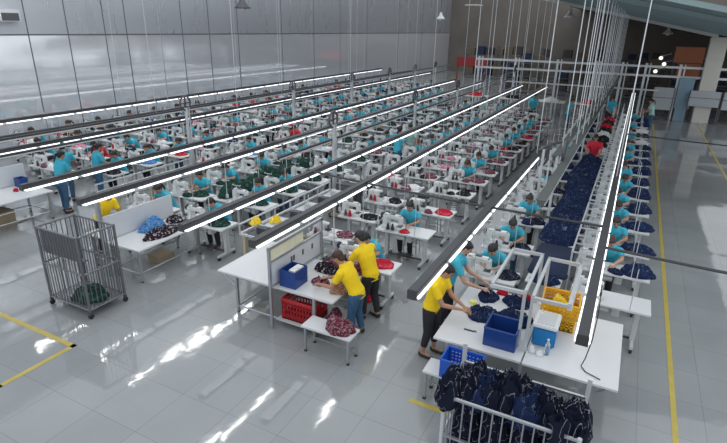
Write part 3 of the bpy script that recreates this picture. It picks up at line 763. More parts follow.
# dark storage racks with boxes
brown = mat('cardboard', (.15, .12, .08), .8, noise_amt=.3, nscale=3); darkb = mat('dark_stock', (.06, .055, .055), .8); bluedk = mat('dark_blue_stock', (.02, .03, .07), .8)
def rack(x, y, w, label, h=3.2):
    t = thing('storage_rack', label, 'rack', (x, y, 0), 0, 'far storage racks')
    mb = MB()
    for sx in (-w/2, 0, w/2):
        for sy in (-.4, .4): mb.box((sx, sy, h/2), (.08, .08, h))
    for z in (.3, 1.3, 2.3): mb.box((0, 0, z), (w, .85, .07))
    ob('rack_frame', mb.mesh('rack_frame', dark_steel), t)
    xs = -w/2+.5
    while xs < w/2-.3:
        for z in (.34, 1.34, 2.34):
            hh = random.uniform(.5, .9)
            if random.random() < .85: ob('box', MB().box((xs, 0, z+hh/2), (random.uniform(.6, .85), .7, hh)).mesh('box', random.choice([brown, darkb, darkb, bluedk, brown])), t)
        xs += .95
for i, (x, y, w) in enumerate(((-13, 55, 6.5), (-5.5, 55, 6.5), (2, 55, 6.5), (9.0, 55, 6), (-7, 44, 5), (-.8, 44, 5), (4.6, 45, 3.5))):
    rack(x, y, w, 'dark storage rack of boxes, %s from left in the %s far row' % (ORD[i if i < 4 else i-4], 'rearmost' if i < 4 else 'nearer'), 3.2 if i < 4 else 2.5)
# far low clutter tables
for i, x in enumerate((-9, -6.6, -4.4, -2.2)):
    t = thing('cutting_table', 'low grey table beyond the ends of the sewing rows, %s from the left' % ORD[i], 'table', (x, 32.6+.4, 0), 0, 'far tables')
    ob('tabletop', MB().box((0, 0, .8), (1.7, .8, .05)).mesh('tabletop', cream_top), t)
    for sx in (-.75, .75):
        for sy in (-.33, .33): ob('leg', MB().box((sx, sy, .388), (.05, .05, .775)).mesh('leg', steel), t)
    heap('fabric_bundle', 'heap of cloth on the far low table, %s from the left' % ORD[i], 'fabric', (x, 33, .826), .5, .28, .2, (redf, blackf, whitef, redf)[i], 140+i)
# hanging lamps
def bell(x, y, z, label, top, lit=False):
    t = thing('pendant_lamp', label, 'lamp', (x, y, z), 0, 'pendant bell lamps')
    ob('lamp_shade', MB().tube([(0, 0, 0), (0, 0, .06), (0, 0, .22), (0, 0, .34), (0, 0, .46)], [.34, .31, .16, .10, .09], 20).mesh('lamp_shade', pale_steel if y > 30 else dark_steel, True), t)
    ob('bulb', MB().ell((0, 0, -.02), (.15, .15, .09)).mesh('bulb', lamp_off if not lit else lamp_on), t)
    ob('suspension_cord', MB().cyl((0, 0, .46), (0, 0, top-z), .02, 5).mesh('suspension_cord', dark_steel), t)
lamp_off = mat('unlit_bulb', (.6, .6, .58), .3); lamp_on = mat('lit_bulb', (1, .95, .85), .3, emit=(1, .95, .85), es=1.2)
rf = lambda x: 5.5-.206*x
bell(-15.0, 18, 5.42, 'dark bell lamp hanging at the top before the left wall', 8.2)
bell(-13.44, 38, 5.4, 'small bell lamp hanging beside the far corner of the left wall', 9.0)
bell(-4.62, 38, 5.62, 'pendant bell lamp hanging among the wires at the top', rf(-4.62))
bell(1.35, 44, 4.70, 'pendant bell lamp hanging below the roof beam at the right', rf(1.35))
t = thing('flat_lamp', 'flat white disc lamp at the top above the far corner', 'lamp', (-9.9, 34, 6.15))
ob('disc', MB().cyl((0, 0, 0), (0, 0, .05), .55, 24).mesh('disc', white_enamel), t); ob('suspension_cord', MB().cyl((0, 0, .05), (0, 0, 2.2), .02, 5).mesh('suspension_cord', dark_steel), t)
for i, (x, y, z) in enumerate(((1.0, 35.15, 3.42), (1.22, 35.15, 3.10), (.86, 35.15, 2.68))):
    t = thing('ball_lamp', 'round white lamp by the blue-grey panel, %s of three' % ('highest', 'middle', 'lowest')[i], 'lamp', (x, y, z))
    ob('globe', MB().ell((0, 0, 0), (.11, .11, .10)).mesh('globe', lamp_on, True), t)
    ob('bracket', MB().cyl((0, .05, .1), (.5, .22, .25), .03, 6).mesh('bracket', steel), t)
t = thing('wall_box', 'small grey ventilation box high on the left wall', 'box', (WX+.16, 11.7, 4.95))
ob('casing', MB().box((0, 0, 0), (.3, .75, .42), bevel=.02).mesh('casing', grey_enamel), t); ob('grille', MB().box((.155, 0, -.04), (.02, .6, .26)).mesh('grille', dark_steel), t)
# ceiling strip lights, high over the near aisles
n = 0
for x, y0_, c in ((-14.6, 10.4, 3), (-14.25, 12.9, 3), (-10.0, 9.0, 1), (-9.75, 10.0, 2), (-17.0, 10.2, 2), (-7.5, 12.0, 1), (-7.3, 15.5, 2), (-19.6, 10.2, 2), (-16.7, 10.6, 1), (-4.2, 10, 2), (1.5, 9, 2)):
    for k in range(c):
        y = y0_+k*1.45
        t = thing('ceiling_light', 'white strip light high over the near aisles, %s of the set' % ORD[n], 'light', (x, y, 7.6), 0, 'high strip lights'); n += 1
        ob('casing', MB().box((0, 0, .05), (.22, 1.3, .06)).mesh('casing', white_enamel), t); ob('diffuser', MB().box((0, 0, 0), (.09, 1.22, .03)).mesh('diffuser', lamp_mat), t)
# ------------------------------------------------ people standing far away
far_st = std('far', hgt=1.58, bend=.15, reach=.45, hz=1.0, hair='tail', shirt_m=teal_shirt, trouser_m=jean)
far_st2 = std('far2', hgt=1.6, bend=.35, reach=.5, hz=.9, hair='short', shirt_m=teal_shirt, trouser_m=black_cloth)
for (x, y, rz, v, sh, lb) in ((-6.7, 26.0, .8, far_st, mint_shirt, 'person in pale green standing at a far table left of the central aisle'),
    (-2.75, 27.8, 1.5, far_st, None, 'turquoise-shirted person standing in the far central aisle'),
    (-4.7, 28.9, .2, far_st2, None, 'turquoise-shirted person bending over red cloth at the far end'),
    (.95, 30.0, -1.5, far_st, mint_shirt, 'person in pale turquoise standing at the far end of the right-hand row'),
    (-1.0, 30.2, .4, far_st2, None, 'turquoise-shirted person bending at the far end of the centre bench'),
    (-6.85, 15.9, PI, far_st, None, 'turquoise-shirted person standing with back turned beside the middle rail posts'),
    (-6.8, 16.75, .6, far_st, mint_shirt, 'person in pale green standing beside the back-turned turquoise person'),
    (-12.95, 7.85, PI, far_st, None, 'turquoise-shirted person in jeans standing with back turned beside the left white table'),
    (-13.75, 8.5, PI+.6, far_st, None, 'turquoise-shirted person standing left behind the back-turned one'),
    (-12.98, 8.95, PI-.3, far_st, None, 'turquoise-shirted person standing right behind the back-turned one')):
    place(v, lb, (x, y, 0), rz, 'standing workers', sh)

# ------------------------------------------------------------- crates
def crate(name, label, loc, w, d, h, m, rz=0, cat='crate', holes=True, th=.014, taper=.03):
    t = thing(name, label, cat, loc, rz)
    mb = MB(); mb.box((0, 0, .01), (w-taper*2, d-taper*2, .02))
    def panel(a, b, nrm):
        a, b = V(a), V(b); L_ = (b-a).length; dr = (b-a).normalized(); n = max(3, int(L_/.055))
        ang = math.atan2(dr.y, dr.x); mid = (a+b)/2
        if not holes: mb.box((mid.x, mid.y, h/2), (L_, th, h), rz=ang); return
        for k in range(n+1):
            p = a.lerp(b, k/n); mb.box((p.x, p.y, h/2), (.020, th, h), rz=ang)
        for z in [h*q for q in (.04, .25, .5, .75)]: mb.box((mid.x, mid.y, z), (L_, th, .024), rz=ang)
        mb.box((mid.x, mid.y, h*.93), (L_, th*1.2, h*.14), rz=ang)
        mb.box((mid.x, mid.y, h*.12), (L_, th, h*.2), rz=ang)
    x, y = w/2, d/2
    panel((-x, -y, 0), (x, -y, 0), 0); panel((x, -y, 0), (x, y, 0), 0); panel((x, y, 0), (-x, y, 0), 0); panel((-x, y, 0), (-x, -y, 0), 0)
    ob('crate_body', mb.mesh('crate_body', m), t)
    mb = MB()
    for (a, b) in (((-x, -y), (x, -y)), ((x, -y), (x, y)), ((x, y), (-x, y)), ((-x, y), (-x, -y))):
        mb.cyl((*a, h), (*b, h), .014, 8)
    ob('rim', mb.mesh('rim', m), t)
    return t
# ------------------------------------------------ table with patterned cloth
def frame_leg(x, y, h, parent, m=steel, s=.045):
    l = ob('leg', MB().box((x, y, h/2+.012), (s, s, h-.024)).mesh('leg', m), parent)
    ob('foot_cap', MB().cyl((x, y, 0), (x, y, .03), .026, 8).mesh('foot_cap', black_rub), l)
t = thing('packing_table', 'wide white table with metal frame and central partition, red crate on its lower shelf', 'table', (0, 0, 0))
TL, TR, TF, TB = -5.96, -3.60, 6.04, 7.28
ob('tabletop', MB().box(((TL-4.74)/2, (TF+7.55)/2, .735), (-4.74-TL, 7.55-TF, .03)).box(((TR-4.74)/2, (TF+TB)/2, .735), (TR+4.74, TB-TF, .03)).mesh('tabletop', white_top), t)
for x, y in ((TL+.38, TF+.05), (TL+.38, TB-.1), (-3.96, TF+.02), (-3.65, TB-.1), (-4.72, TB-.1)): frame_leg(x, y, .72, t)
mb = MB()
for y in (TF+.05, TB-.1):
    mb.box(((TL+.38-4.72)/2, y, .22), (4.72-5.58+2*(.43), .03, .03)) if False else mb.tube([(TL+.38, y, .12), (-3.65, y, .12)], .016, 6)
    mb.tube([(TL+.38, y, .69), (-3.65, y, .69)], .018, 6)
for x in (TL+.38, -4.72, -3.65): mb.tube([(x, TF+.05, .12), (x, TB-.1, .12)], .016, 6); mb.tube([(x, TF+.05, .69), (x, TB-.1, .69)], .016, 6)
mb.tube([(TL+.06, TF+.05, .70), (TL+.38, TF+.05, .50)], .014, 6)
ob('frame_rails', mb.mesh('frame_rails', steel), t)
ob('lower_shelf', MB().box((-4.20, 6.45, .135), (1.02, .86, .012)).mesh('lower_shelf', grey_enamel), t)
mb = MB()
mb.box((-4.72, 5.93, .74), (.045, .04, 1.43)); mb.box((-4.72, 7.5, 1.12), (.05, .05, .74))
mb.box((-4.72, 6.72, 1.47), (.05, 1.62, .05)); mb.box((-4.72, 6.72, 1.22), (.03, 1.6, .03)); mb.box((-4.72, 6.72, .78), (.03, 1.6, .03))
ob('partition_frame', mb.mesh('partition_frame', steel), t)
ob('partition_panel', MB().box((-4.735, 6.73, .985), (.012, 1.54, .44)).mesh('partition_panel', panel_grey), t)
ob('notice_strip', MB().box((-4.735, 6.45, 1.345), (.010, .95, .20)).mesh('notice_strip', mat('cream_paper', (.72, .70, .52), .6, noise_amt=.15, nscale=14)), t)
mb = MB()
for y in (6.55, 6.62, 6.9, 7.2): mb.box((-4.722, y, 1.04), (.01, .035, .10))
ob('hanging_tools', mb.mesh('hanging_tools', dark_steel), t)
crate('red_crate', 'red slatted plastic crate on the lower shelf under the white table', (-4.33, 6.33, .145), .60, .46, .38, red_pl)
heap('fabric_bundle', 'dark red cloth pile on the lower shelf right of the red crate', 'fabric', (-3.83, 6.45, .142), .12, .24, .16, maroon, 5)
t = thing('blue_bin', 'deep blue plastic bin standing against the partition on the white table', 'bin', (-4.50, 6.28, .751))
mb = MB(); mb.box((0, 0, .01), (.30, .34, .02)); mb.box((-.15, 0, .15), (.012, .36, .30)); mb.box((.15, 0, .15), (.012, .36, .30)); mb.box((0, -.175, .15), (.30, .012, .30)); mb.box((0, .175, .15), (.30, .012, .30))
ob('bin_body', mb.mesh('bin_body', navy_pl), t)
ob('papers', MB().box((0.05, 0, .16), (.12, .26, .29), ry=.06).mesh('papers', whitef), t)
for i, (x, y, rx, ry, h, m, lb) in enumerate((
    (-4.12, 6.52, .17, .13, .05, maroon, 'maroon patterned cloth piece lying right of the blue bin'),
    (-4.30, 6.98, .20, .16, .11, floral, 'black and white floral cloth heap near the partition on the white table'),
    (-3.98, 6.92, .20, .18, .13, floral, 'black floral cloth heap in the middle of the white table'),
    (-4.28, 7.15, .22, .10, .11, maroon, 'maroon patterned cloth heap at the back of the white table'),
    (-3.80, 7.14, .17, .10, .10, maroon, 'maroon cloth lump at the back right of the white table'),
    (-3.72, 6.50, .17, .22, .11, paisley, 'red and green patterned cloth under the hands of the front yellow worker'))):
    heap('cloth_heap', lb, 'cloth', (x, y, .751), rx, ry, h, m, 200+i)
# bench with bundle in front
t = thing('low_bench', 'low white bench with metal legs in front of the yellow workers', 'bench', (-3.50, 5.80, 0))
ob('bench_top', MB().box((0, 0, .455), (.86, .34, .03)).mesh('bench_top', white_top), t)
for sx in (-.38, .38):
    for sy in (-.13, .13): frame_leg(sx, sy, .44, t, s=.03)
ob('stretcher', MB().box((-.38, 0, .2), (.02, .26, .02)).box((.38, 0, .2), (.02, .26, .02)).box((0, 0, .2), (.76, .02, .02)).mesh('stretcher', steel), t)
heap('cloth_bundle', 'round maroon patterned cloth bundle on the low white bench', 'cloth', (-3.33, 5.82, .471), .25, .19, .25, maroon, 41, wr=.03, res=34)
heap('floor_bundle', 'red cloth bundle on the floor behind the yellow workers', 'cloth', (-3.78, 7.58, .001), .15, .14, .22, redf, 42)
yA = figure(standing(1.45, .50, .58, .87, .13, 0, .04, .9), 'a', skin, vox=.013, hair='short brown', shirt_m=yellow_shirt, trouser_m=jean)
yB = figure(standing(1.53, .38, .58, .96, .16, .1, .07, .7), 'b', skin_pale, vox=.013, hair='short', shirt_m=yellow_shirt, trouser_m=black_cloth)
place(yA, 'person in yellow shirt and jeans bending over patterned cloth at the table', (-3.42, 6.44, 0), -PI/2+.06)
place(yB, 'person in yellow shirt and black trousers standing behind the jeans wearer', (-3.46, 7.04, 0), -PI/2-.30)
# small yellow cloths on the unlit machine frame left of the partition
def rail_table(x, y, w, l, label, n=5):
    t = thing('machine_frame', label, 'machine frame', (x, y, 0))
    mb = MB()
    for sx in (-w/2, w/2): mb.box((sx, 0, .74), (.05, l, .05)); mb.box((sx, 0, .95), (.035, l, .03))
    for k in range(n+1): mb.box((0, -l/2+l*k/n, .74), (w, .04, .04))
    for sx in (-w/2, w/2):
        for k in range(n+1): mb.box((sx, -l/2+l*k/n, .85), (.03, .03, .22))
    ob('top_rails', mb.mesh('top_rails', pale_steel), t)
    for sy in (-l/2+.08, 0, l/2-.08):
        l_ = ob('leg', MB().box((-w/2+.06, sy, .39), (.06, .10, .66)).box((w/2-.06, sy, .39), (.06, .10, .66)).box((0, sy, .10), (w, .10, .06)).mesh('leg', mat('beige_enamel', (.52, .46, .32), .4)), t)
        ob('caster', MB().cyl((-w/2+.03, sy, .036), (-w/2+.07, sy, .036), .036, 10).cyl((w/2-.07, sy, .036), (w/2-.03, sy, .036), .036, 10).mesh('caster', black_rub), l_)
    for k in range(n): ob('tray', MB().box((0, -l/2+l*(k+.5)/n, .70), (w*.85, l/n*.7, .03)).box((0.0, -l/2+l*(k+.5)/n, .78), (w*.35, l/n*.3, .14), bevel=.02).mesh('tray', (dark_steel, pale_steel)[k % 2]), t)
    return t
rail_table(-6.35, 9.35, .75, 3.6, 'long metal machine frame left of the patterned-cloth table', 6)
rail_table(-11.3, 9.5, .7, 3.2, 'long metal machine frame behind the floral-cloth table', 5)
t = thing('control_cabinet', 'dark square-topped cabinet between the rail posts and the lit track', 'cabinet', (-6.30, 11.75-.3, 0))
ob('cabinet_body', MB().box((0, 0, .45), (.62, .32, .88), bevel=.01).mesh('cabinet_body', dark_steel), t); ob('door', MB().box((0, -.165, .45), (.54, .012, .78)).mesh('door', cage_steel), t)
for i, (x, y) in enumerate(((-6.45, 7.72), (-6.15, 8.0))):
    o = heap('yellow_cloth', 'small yellow cloth %s end of the long metal machine frame' % ('draped at the very' if i == 0 else 'just behind the'), 'cloth', (x, y, .97), .11, .15, .10, yelf, 70+i)
# ------------------------------------------------ floral table
t = thing('cloth_table', 'white table with grey partition holding blue and black floral cloth', 'table', (0, 0, 0))
ob('tabletop', MB().box((-8.25, 6.78, .735), (.92, 1.75, .03)).box((-9.12, 6.5, .735), (.70, 1.0, .03)).mesh('tabletop', white_top), t)
ob('partition_panel', MB().box((-8.74, 6.80, 1.00), (.025, 1.72, .49)).mesh('partition_panel', panel_grey), t)
mb = MB()
mb.tube([(-7.95, 6.0, .20), (-7.95, 7.6, .20)], .016, 6); mb.tube([(-8.62, 6.0, .20), (-8.62, 7.6, .20)], .016, 6); mb.tube([(-8.62, 6.0, .2), (-7.95, 6.0, .2)], .016, 6); mb.tube([(-9.4, 6.1, .2), (-8.62, 6.1, .2)], .016, 6)
mb.box((-8.76, 5.90, .85), (.08, .07, 1.68))
ob('frame_rails', mb.mesh('frame_rails', steel), t)
for x, y in ((-7.95, 6.02), (-7.95, 7.58), (-8.62, 7.58), (-8.62, 6.02), (-9.38, 6.1), (-9.38, 6.9)): frame_leg(x, y, .72, t)
heap('cloth_heap', 'bright blue floral cloth heap against the grey partition', 'cloth', (-8.50, 6.85, .751), .20, .34, .22, bluefl, 301, wr=.04, res=34)
heap('cloth_heap', 'black floral cloth spread in front of the blue heap', 'cloth', (-8.08, 6.75, .751), .20, .44, .10, floral, 302, res=34)
heap('cloth_heap', 'black floral cloth lump behind the blue heap', 'cloth', (-8.42, 7.40, .751), .20, .17, .11, floral, 303)
tag(ob('cardboard_box', MB().box((-8.45, 6.95, .30), (.35, .4, .16)).mesh('cardboard_box', mat('carton', (.30, .24, .16), .8)), None), 'brown box under the floral cloth table', 'box').location = (0, 0, -.22)
yC = figure(standing(1.5, .5, .5, .82, .14, 0, .05, .9), 'c', skin, vox=.016, hair='short', shirt_m=yellow_shirt, trouser_m=black_cloth)
place(yC, 'person in yellow shirt bending over the small table behind the cage trolley', (-9.72, 6.62, 0), PI/2)
heap('cloth_heap', 'white cloth heap behind the grey partition of the floral table', 'cloth', (-8.95, 7.50, .001) if False else (-9.0, 6.75, .751), .16, .2, .16, whitef, 305)
# ------------------------------------------------ left white table
t = thing('partitioned_table', 'large white table with white partition at the left edge', 'table', (0, 0, 0))
ob('tabletop', MB().box((-13.35, 6.3, .735), (1.25, 2.3, .03)).box((-14.65, 6.3, .735), (1.25, 2.3, .03)).mesh('tabletop', white_top), t)
ob('partition_panel', MB().box((-14.0, 6.35, 1.02), (.03, 2.4, .52)).mesh('partition_panel', panel_grey), t)
mb = MB()
for x in (-12.85, -13.8): mb.tube([(x, 5.2, .2), (x, 7.4, .2)], .016, 6); mb.tube([(x, 5.2, .45), (x, 7.4, .45)], .014, 6)
for y in (5.3, 6.4, 7.38): mb.tube([(-12.85, y, .2), (-13.8, y, .2)], .016, 6)
ob('frame_rails', mb.mesh('frame_rails', steel), t)
for x, y in ((-12.85, 5.25), (-12.85, 7.38), (-13.8, 5.25), (-13.8, 7.38), (-15.1, 7.38), (-15.1, 5.25)): frame_leg(x, y, .72, t)
heap('cloth_heap', 'tiny red cloth on the white table at the left edge', 'cloth', (-13.45, 6.95, .751), .09, .05, .04, redf, 311)
t = crate('blue_crate', 'blue crate on the floor end of the left white table', (-13.75, 7.28, .751), .24, .2, .22, navy_pl, holes=False)
heap('cloth_heap', 'red cloth heap on the table behind the left partition', 'cloth', (-14.55, 7.05, .751), .28, .2, .26, redf, 312)
heap('cloth_heap', 'yellow cloth heap behind the left partition beside the red heap', 'cloth', (-14.7, 6.5, .751), .22, .17, .16, yelf, 313)
tag(ob('carton', MB().box((0, 0, .2), (.5, .7, .4)).mesh('carton', MATS['carton']), None, (-13.4, 6.3, .0)), 'brown carton on the floor under the left white table', 'box')
# scraps on the floor
for i in range(9):
    x, y = -12.0+random.random()*1.6, 7.3+random.random()*2.0
    heap('fabric_scrap', 'white fabric scrap on the floor right of the left table, %s of nine' % ORD[i], 'scrap', (x, y, .001), .06+.05*random.random(), .05, .04, whitef, 330+i, group='fabric scraps', res=12)

# ------------------------------------------------ front right table
t = thing('sorting_table', 'wide white table at the front right with metal posts, holding navy cloth and yellow crates', 'table', (0, 0, 0))
ob('tabletop', MB().box((-1.29, 6.82, .735), (1.20, 1.80, .03)).box((-.10, 6.75, .735), (1.14, 1.68, .03)).mesh('tabletop', white_top), t)
for x, y in ((-1.72, 6.05), (-1.72, 7.6), (-.69, 5.98), (-.69, 7.5), (.2, 6.05), (.2, 7.5)): frame_leg(x, y, .72, t)
mb = MB()
for y in (6.05, 7.5): mb.tube([(-1.72, y, .69), (.3, y, .69)], .018, 6); mb.tube([(-1.72, y, .2), (.2, y, .2)], .016, 6)
mb.tube([(-1.72, 6.05, .2), (-1.72, 7.6, .2)], .016, 6); mb.tube([(.2, 6.05, .5), (.42, 6.05, .69)], .014, 6)
ob('frame_rails', mb.mesh('frame_rails', steel), t)
SORT = t
def ladder_frame(label, x0, x1, y0, y1, z, zb):
    t = ob('overhead_frame', None, SORT); t['label'] = label
    mb = MB()
    for x in (x0, x1): mb.box((x, (y0+y1)/2, z), (.04, y1-y0, .045))
    for y in (y0, y1): mb.box(((x0+x1)/2, y, z), (x1-x0+.04, .04, .045))
    t.data = None; ob('top_frame', mb.mesh('top_frame', pale_steel), t)
    for x, y in ((x0 if x0 < -1.2 and False else x1, y0), (x1, y1)) if x0 < -1 else ((x0, y0), (x0, y1), (x1, y1)):
        ob('post', MB().box((x, y, (z+zb)/2-.01), (.04, .04, z-zb-.02)).mesh('post', pale_steel), t)
    return t
ladder_frame('left of two pale metal frames raised above the front right table', -1.24, -.80, 6.25, 7.62, 1.58, .752)
RF = ladder_frame('right of two pale metal frames raised above the front right table', -.69, -.24, 6.2, 7.58, 1.56, .752)
ob('strip', MB().box((-.24, 6.9, 1.50), (.06, 1.3, .04)).mesh('strip', white_enamel), RF)
for i, (x, y, rx, ry, h, m, lb) in enumerate((
    (-1.42, 6.82, .27, .22, .08, navy, 'navy cloth spread under the hands of the yellow worker on the right'),
    (-.98, 6.92, .26, .22, .12, navy, 'navy cloth heap in the middle of the front right table'),
    (-1.50, 7.40, .17, .20, .10, navy, 'navy cloth under the hands of the standing turquoise woman'),
    (-1.05, 7.42, .22, .16, .10, navy, 'navy cloth heap at the back of the front right table'))):
    heap('cloth_heap', lb, 'cloth', (x, y, .751), rx, ry, h, m, 400+i, res=34)
for i, (x, y) in enumerate(((-1.32, 7.66), (-.95, 7.64), (-.5, 7.5))):
    o = heap('red_cloth', 'red cloth strip at the back of the front right table, %s' % ('leftmost', 'middle', 'rightmost')[i], 'cloth', (x, y-.0, .751) if i == 2 else (x, y-.03, .751), .10, .045, .07, redf, 420+i)
tag(ob('tape_roll', MB().cyl((0, 0, 0), (0, 0, .05), .055, 16).mesh('tape_roll', mat('pale_yellow_plastic', (.80, .74, .25), .4)), None, (-1.66, 7.10, .751)), 'pale yellow tape roll between the navy cloths on the right table', 'tape')
tag(ob('scissors', MB().box((0, 0, .006), (.14, .022, .012)).tube([(.07, .02, .008), (.10, .03, .008), (.11, .0, .008), (.08, -.01, .008)], .005, 5, True).mesh('scissors', black_pl), None, (-1.5, 6.32, .751)), 'black scissors near the front left corner of the right table', 'scissors')
# deep blue bin hung behind the posts, blue cooler, bottle
t = crate('blue_bin', 'deep blue plastic bin at the front edge left of the metal posts', (-1.02, 6.28, .751), .42, .40, .27, navy_pl, holes=False, cat='bin')
t = thing('cooler_box', 'bright blue box with white rim right of the metal posts', 'box', (-.50, 6.62, .751))
ob('box_body', MB().box((0, 0, .14), (.30, .42, .28), bevel=.02).mesh('box_body', cyan_pl), t)
ob('lid', MB().box((0, 0, .305), (.33, .45, .05), bevel=.015).mesh('lid', white_enamel), t); ob('lid_inset', MB().box((0, 0, .335), (.22, .34, .012)).mesh('lid_inset', pale_steel), t)
t = thing('water_bottle', 'clear plastic bottle in front of the bright blue box', 'bottle', (-.42, 6.26, .751))
ob('bottle_body', MB().tube([(0, 0, 0), (0, 0, .15), (0, 0, .19), (0, 0, .215)], [.033, .033, .015, .013], 12).mesh('bottle_body', glassy, True), t); ob('cap', MB().cyl((0, 0, .216), (0, 0, .235), .016, 10).mesh('cap', white_enamel), t)
for i, x in enumerate((-.60, -.50)): heap('paper_ball', 'crumpled white paper %s of the clear bottle' % ('left' if i == 0 else 'just left'), 'paper', (x, 6.22-.03*i, .751), .05, .04, .05, whitef, 440+i, res=14)
crate('yellow_crate', 'yellow slatted crate on the table, lower of the stacked pair', (-.38, 7.16, .751), .42, .40, .20, yel_pl)
crate('yellow_crate', 'yellow slatted crate filled with cloth, on top of the lower yellow crate', (-.40, 7.15, .967), .50, .44, .22, yel_pl, rz=.05)
heap('cloth_heap', 'black strap on cloth inside the upper yellow crate', 'cloth', (-.40, 7.15, .99), .18, .15, .18, yelf, 450)
# left stool with blue crate
t = thing('low_stool', 'low white-topped stool under the blue crate at the front right table', 'stool', (-1.56, 5.66, 0))
ob('seat', MB().box((0, 0, .455), (.62, .34, .03)).mesh('seat', white_top), t)
for sx in (-.27, .27):
    for sy in (-.13, .13): frame_leg(sx, sy, .44, t, s=.03)
ob('stretcher', MB().box((-.27, 0, .2), (.02, .26, .02)).box((.27, 0, .2), (.02, .26, .02)).box((0, 0, .2), (.54, .02, .02)).mesh('stretcher', steel), t)
t = crate('blue_crate', 'bright blue crate with pale lettering standing on the low stool', (-1.38, 5.66, .471), .50, .34, .27, blue_pl, holes=False)
def lettering(parent, rows, x0, z0, cw, ch, y, m):
    mb = MB(); rnd = random.Random(3)
    for r_ in range(rows):
        x = x0
        for k in range(9):
            w = rnd.uniform(.6, 1)*cw; mb.box((x+w/2, y, z0-r_*ch*1.7), (w*.7, .004, ch*.55)); x += cw*1.15
    ob('lettering', mb.mesh('lettering', m), parent)
lettering(t, 4, -.20, .21, .042, .030, .155, mat('pale_print', (.55, .62, .85), .5))
# people at the front right table
yD = figure(standing(1.55, .22, .46, .98, .05, .15, .05, .9), 'd', skin, vox=.013, hair='short', shirt_m=yellow_shirt, trouser_m=black_cloth, tl=.75)
place(yD, 'person in yellow shirt and dark shorts working navy cloth at the front right table', (-2.12, 6.52, 0), PI/2-.05)
yE = figure(standing(1.60, .30, .55, .93, .14, .1, .05, .9), 'e', skin_pale, vox=.013, hair='bun', shirt_m=teal_shirt, trouser_m=black_cloth)
place(yE, 'turquoise-shirted woman standing and reaching over the front right table', (-2.16, 7.38, 0), PI/2+.15)

# --------------------------------------------------------- cage trolleys
def caster(parent, x, y):
    o = ob('caster', MB().box((x, y, .11), (.04, .05, .06)).mesh('caster', dark_steel), parent)
    ob('wheel', MB().cyl((x-.018, y, .045), (x+.018, y, .045), .045, 12).mesh('wheel', black_rub), o)
CX0, CX1, CY0, CY1 = -8.68, -7.62, 4.66, 5.36
t = thing('cage_trolley', 'empty barred metal cage trolley on casters at the left front', 'trolley', (0, 0, 0))
for x in (CX0, CX1):
    for y in (CY0, CY1): ob('corner_post', MB().cyl((x, y, .13), (x, y, 1.52), .024, 8).mesh('corner_post', cage_steel), t); caster(t, x, y)
def grille(a, b, z0, z1, n, name='side_grille'):
    a, b = V(a), V(b); mb = MB()
    for z in (z0, (z0+z1)/2, z1): mb.tube([(a.x, a.y, z), (b.x, b.y, z)], .018, 6)
    for k in range(1, n):
        p = a.lerp(b, k/n); mb.tube([(p.x, p.y, z0), (p.x, p.y, z1)], .009, 6)
    return ob(name, mb.mesh(name, cage_steel), t)
grille((CX0, CY0), (CX1, CY0), .16, 1.50, 13); grille((CX1, CY0), (CX1, CY1), .16, 1.50, 8); grille((CX0, CY0), (CX0, CY1), .16, 1.50, 8); grille((CX0, CY1), (CX1, CY1), .16, 1.50, 13)
ob('base_tray', MB().box(((CX0+CX1)/2, (CY0+CY1)/2, .16), (CX1-CX0-.04, CY1-CY0-.04, .02)).mesh('base_tray', cage_steel), t)
ob('upper_basket', MB().box(((CX0+CX1)/2, CY0+.05, 1.26), (CX1-CX0-.08, .03, .44)).box(((CX0+CX1)/2, CY0+.10, 1.04), (CX1-CX0-.08, .12, .02)).mesh('upper_basket', mat('dark_mesh_sheet', (.16, .165, .18), .5, .5, noise_amt=.3, nscale=30)), t)
heap('cloth_heap', 'dark green cloth pile on the floor tray of the cage trolley', 'cloth', (-8.05, 5.0, .171), .36, .29, .13, green_d, 500)
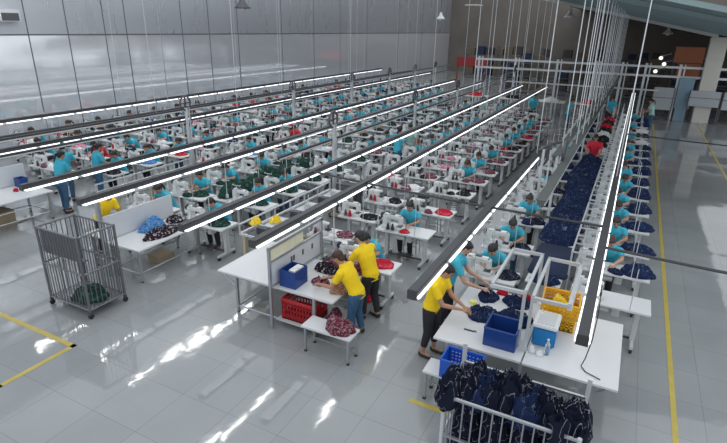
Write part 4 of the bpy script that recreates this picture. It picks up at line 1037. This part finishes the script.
# front garment trolley
GX0, GX1, GY0, GY1 = -1.20, .13, 4.30, 4.98
t = thing('garment_trolley', 'barred metal trolley overflowing with navy garments at the bottom edge', 'trolley', (0, 0, 0))
for x in (GX0, GX1):
    ob('corner_post', MB().cyl((x, GY0, .13), (x, GY0, 1.22), .022, 8).mesh('corner_post', pale_steel), t); caster(t, x, GY0)
    ob('corner_post', MB().box((x, GY1, .78), (.045, .03, 1.3)).mesh('corner_post', pale_steel), t); caster(t, x, GY1)
def g2(a, b, zs, n):
    a, b = V(a), V(b); mb = MB()
    for z in zs: mb.box(((a.x+b.x)/2, (a.y+b.y)/2, z), (max(abs(b.x-a.x), .03), max(abs(b.y-a.y), .03), .024))
    for k in range(1, n):
        p = a.lerp(b, k/n); mb.tube([(p.x, p.y, zs[0]), (p.x, p.y, zs[-1])], .008, 6)
    ob('side_grille', mb.mesh('side_grille', steel), t)
g2((GX0, GY0), (GX1, GY0), (.18, .68, 1.19), 13); g2((GX0, GY0), (GX0, GY1), (.18, .68, 1.19), 6); g2((GX1, GY0), (GX1, GY1), (.18, .68, 1.19), 6); g2((GX0, GY1), (GX1, GY1), (.18, .68, 1.19), 8)
ob('base_tray', MB().box(((GX0+GX1)/2, (GY0+GY1)/2, .18), (GX1-GX0-.05, GY1-GY0-.05, .02)).mesh('base_tray', steel), t)
rnd = random.Random(12)
k = 0
for lv, (z, h) in enumerate(((.195, .28), (.42, .28), (.66, .26), (.88, .28))):
    for i in range(4):
        x = GX0+.20+i*.31; k += 1
        heap('garment_pile', 'navy garment with pale piping inside the front trolley, %s layer, %s from left' % (('bottom', 'second', 'third', 'fourth')[lv], ORD[i]), 'garment', (x, 4.64, z), .17, .28, h, navy_dark, 520+k, rnd.uniform(-.06, .06), 'navy garments in the front trolley', res=30)
for i in range(9):
    x = GX0+.04+i*.155
    heap('garment_pile', 'navy garment heaped on top of the front trolley, %s from left' % ORD[i], 'garment', (x, 4.62+rnd.uniform(-.10, .10), 1.07), .17, .33, .17+.10*rnd.random(), navy if i in (2, 5) else navy_dark, 560+i, rnd.uniform(-.3, .3), 'navy garments heaped on the front trolley', wr=.10, res=36)

# ------------------------------------------------------------------ light
w = bpy.data.worlds.new('sky'); SC.world = w; w.use_nodes = True
bg = w.node_tree.nodes['Background']; bg.inputs[0].default_value = (.90, .95, 1, 1); bg.inputs[1].default_value = 1.12
SC.view_settings.view_transform = 'Standard'; SC.view_settings.look = 'None'; SC.view_settings.gamma = 1; SC.view_settings.exposure = 0
SC.view_settings.use_curve_mapping = False
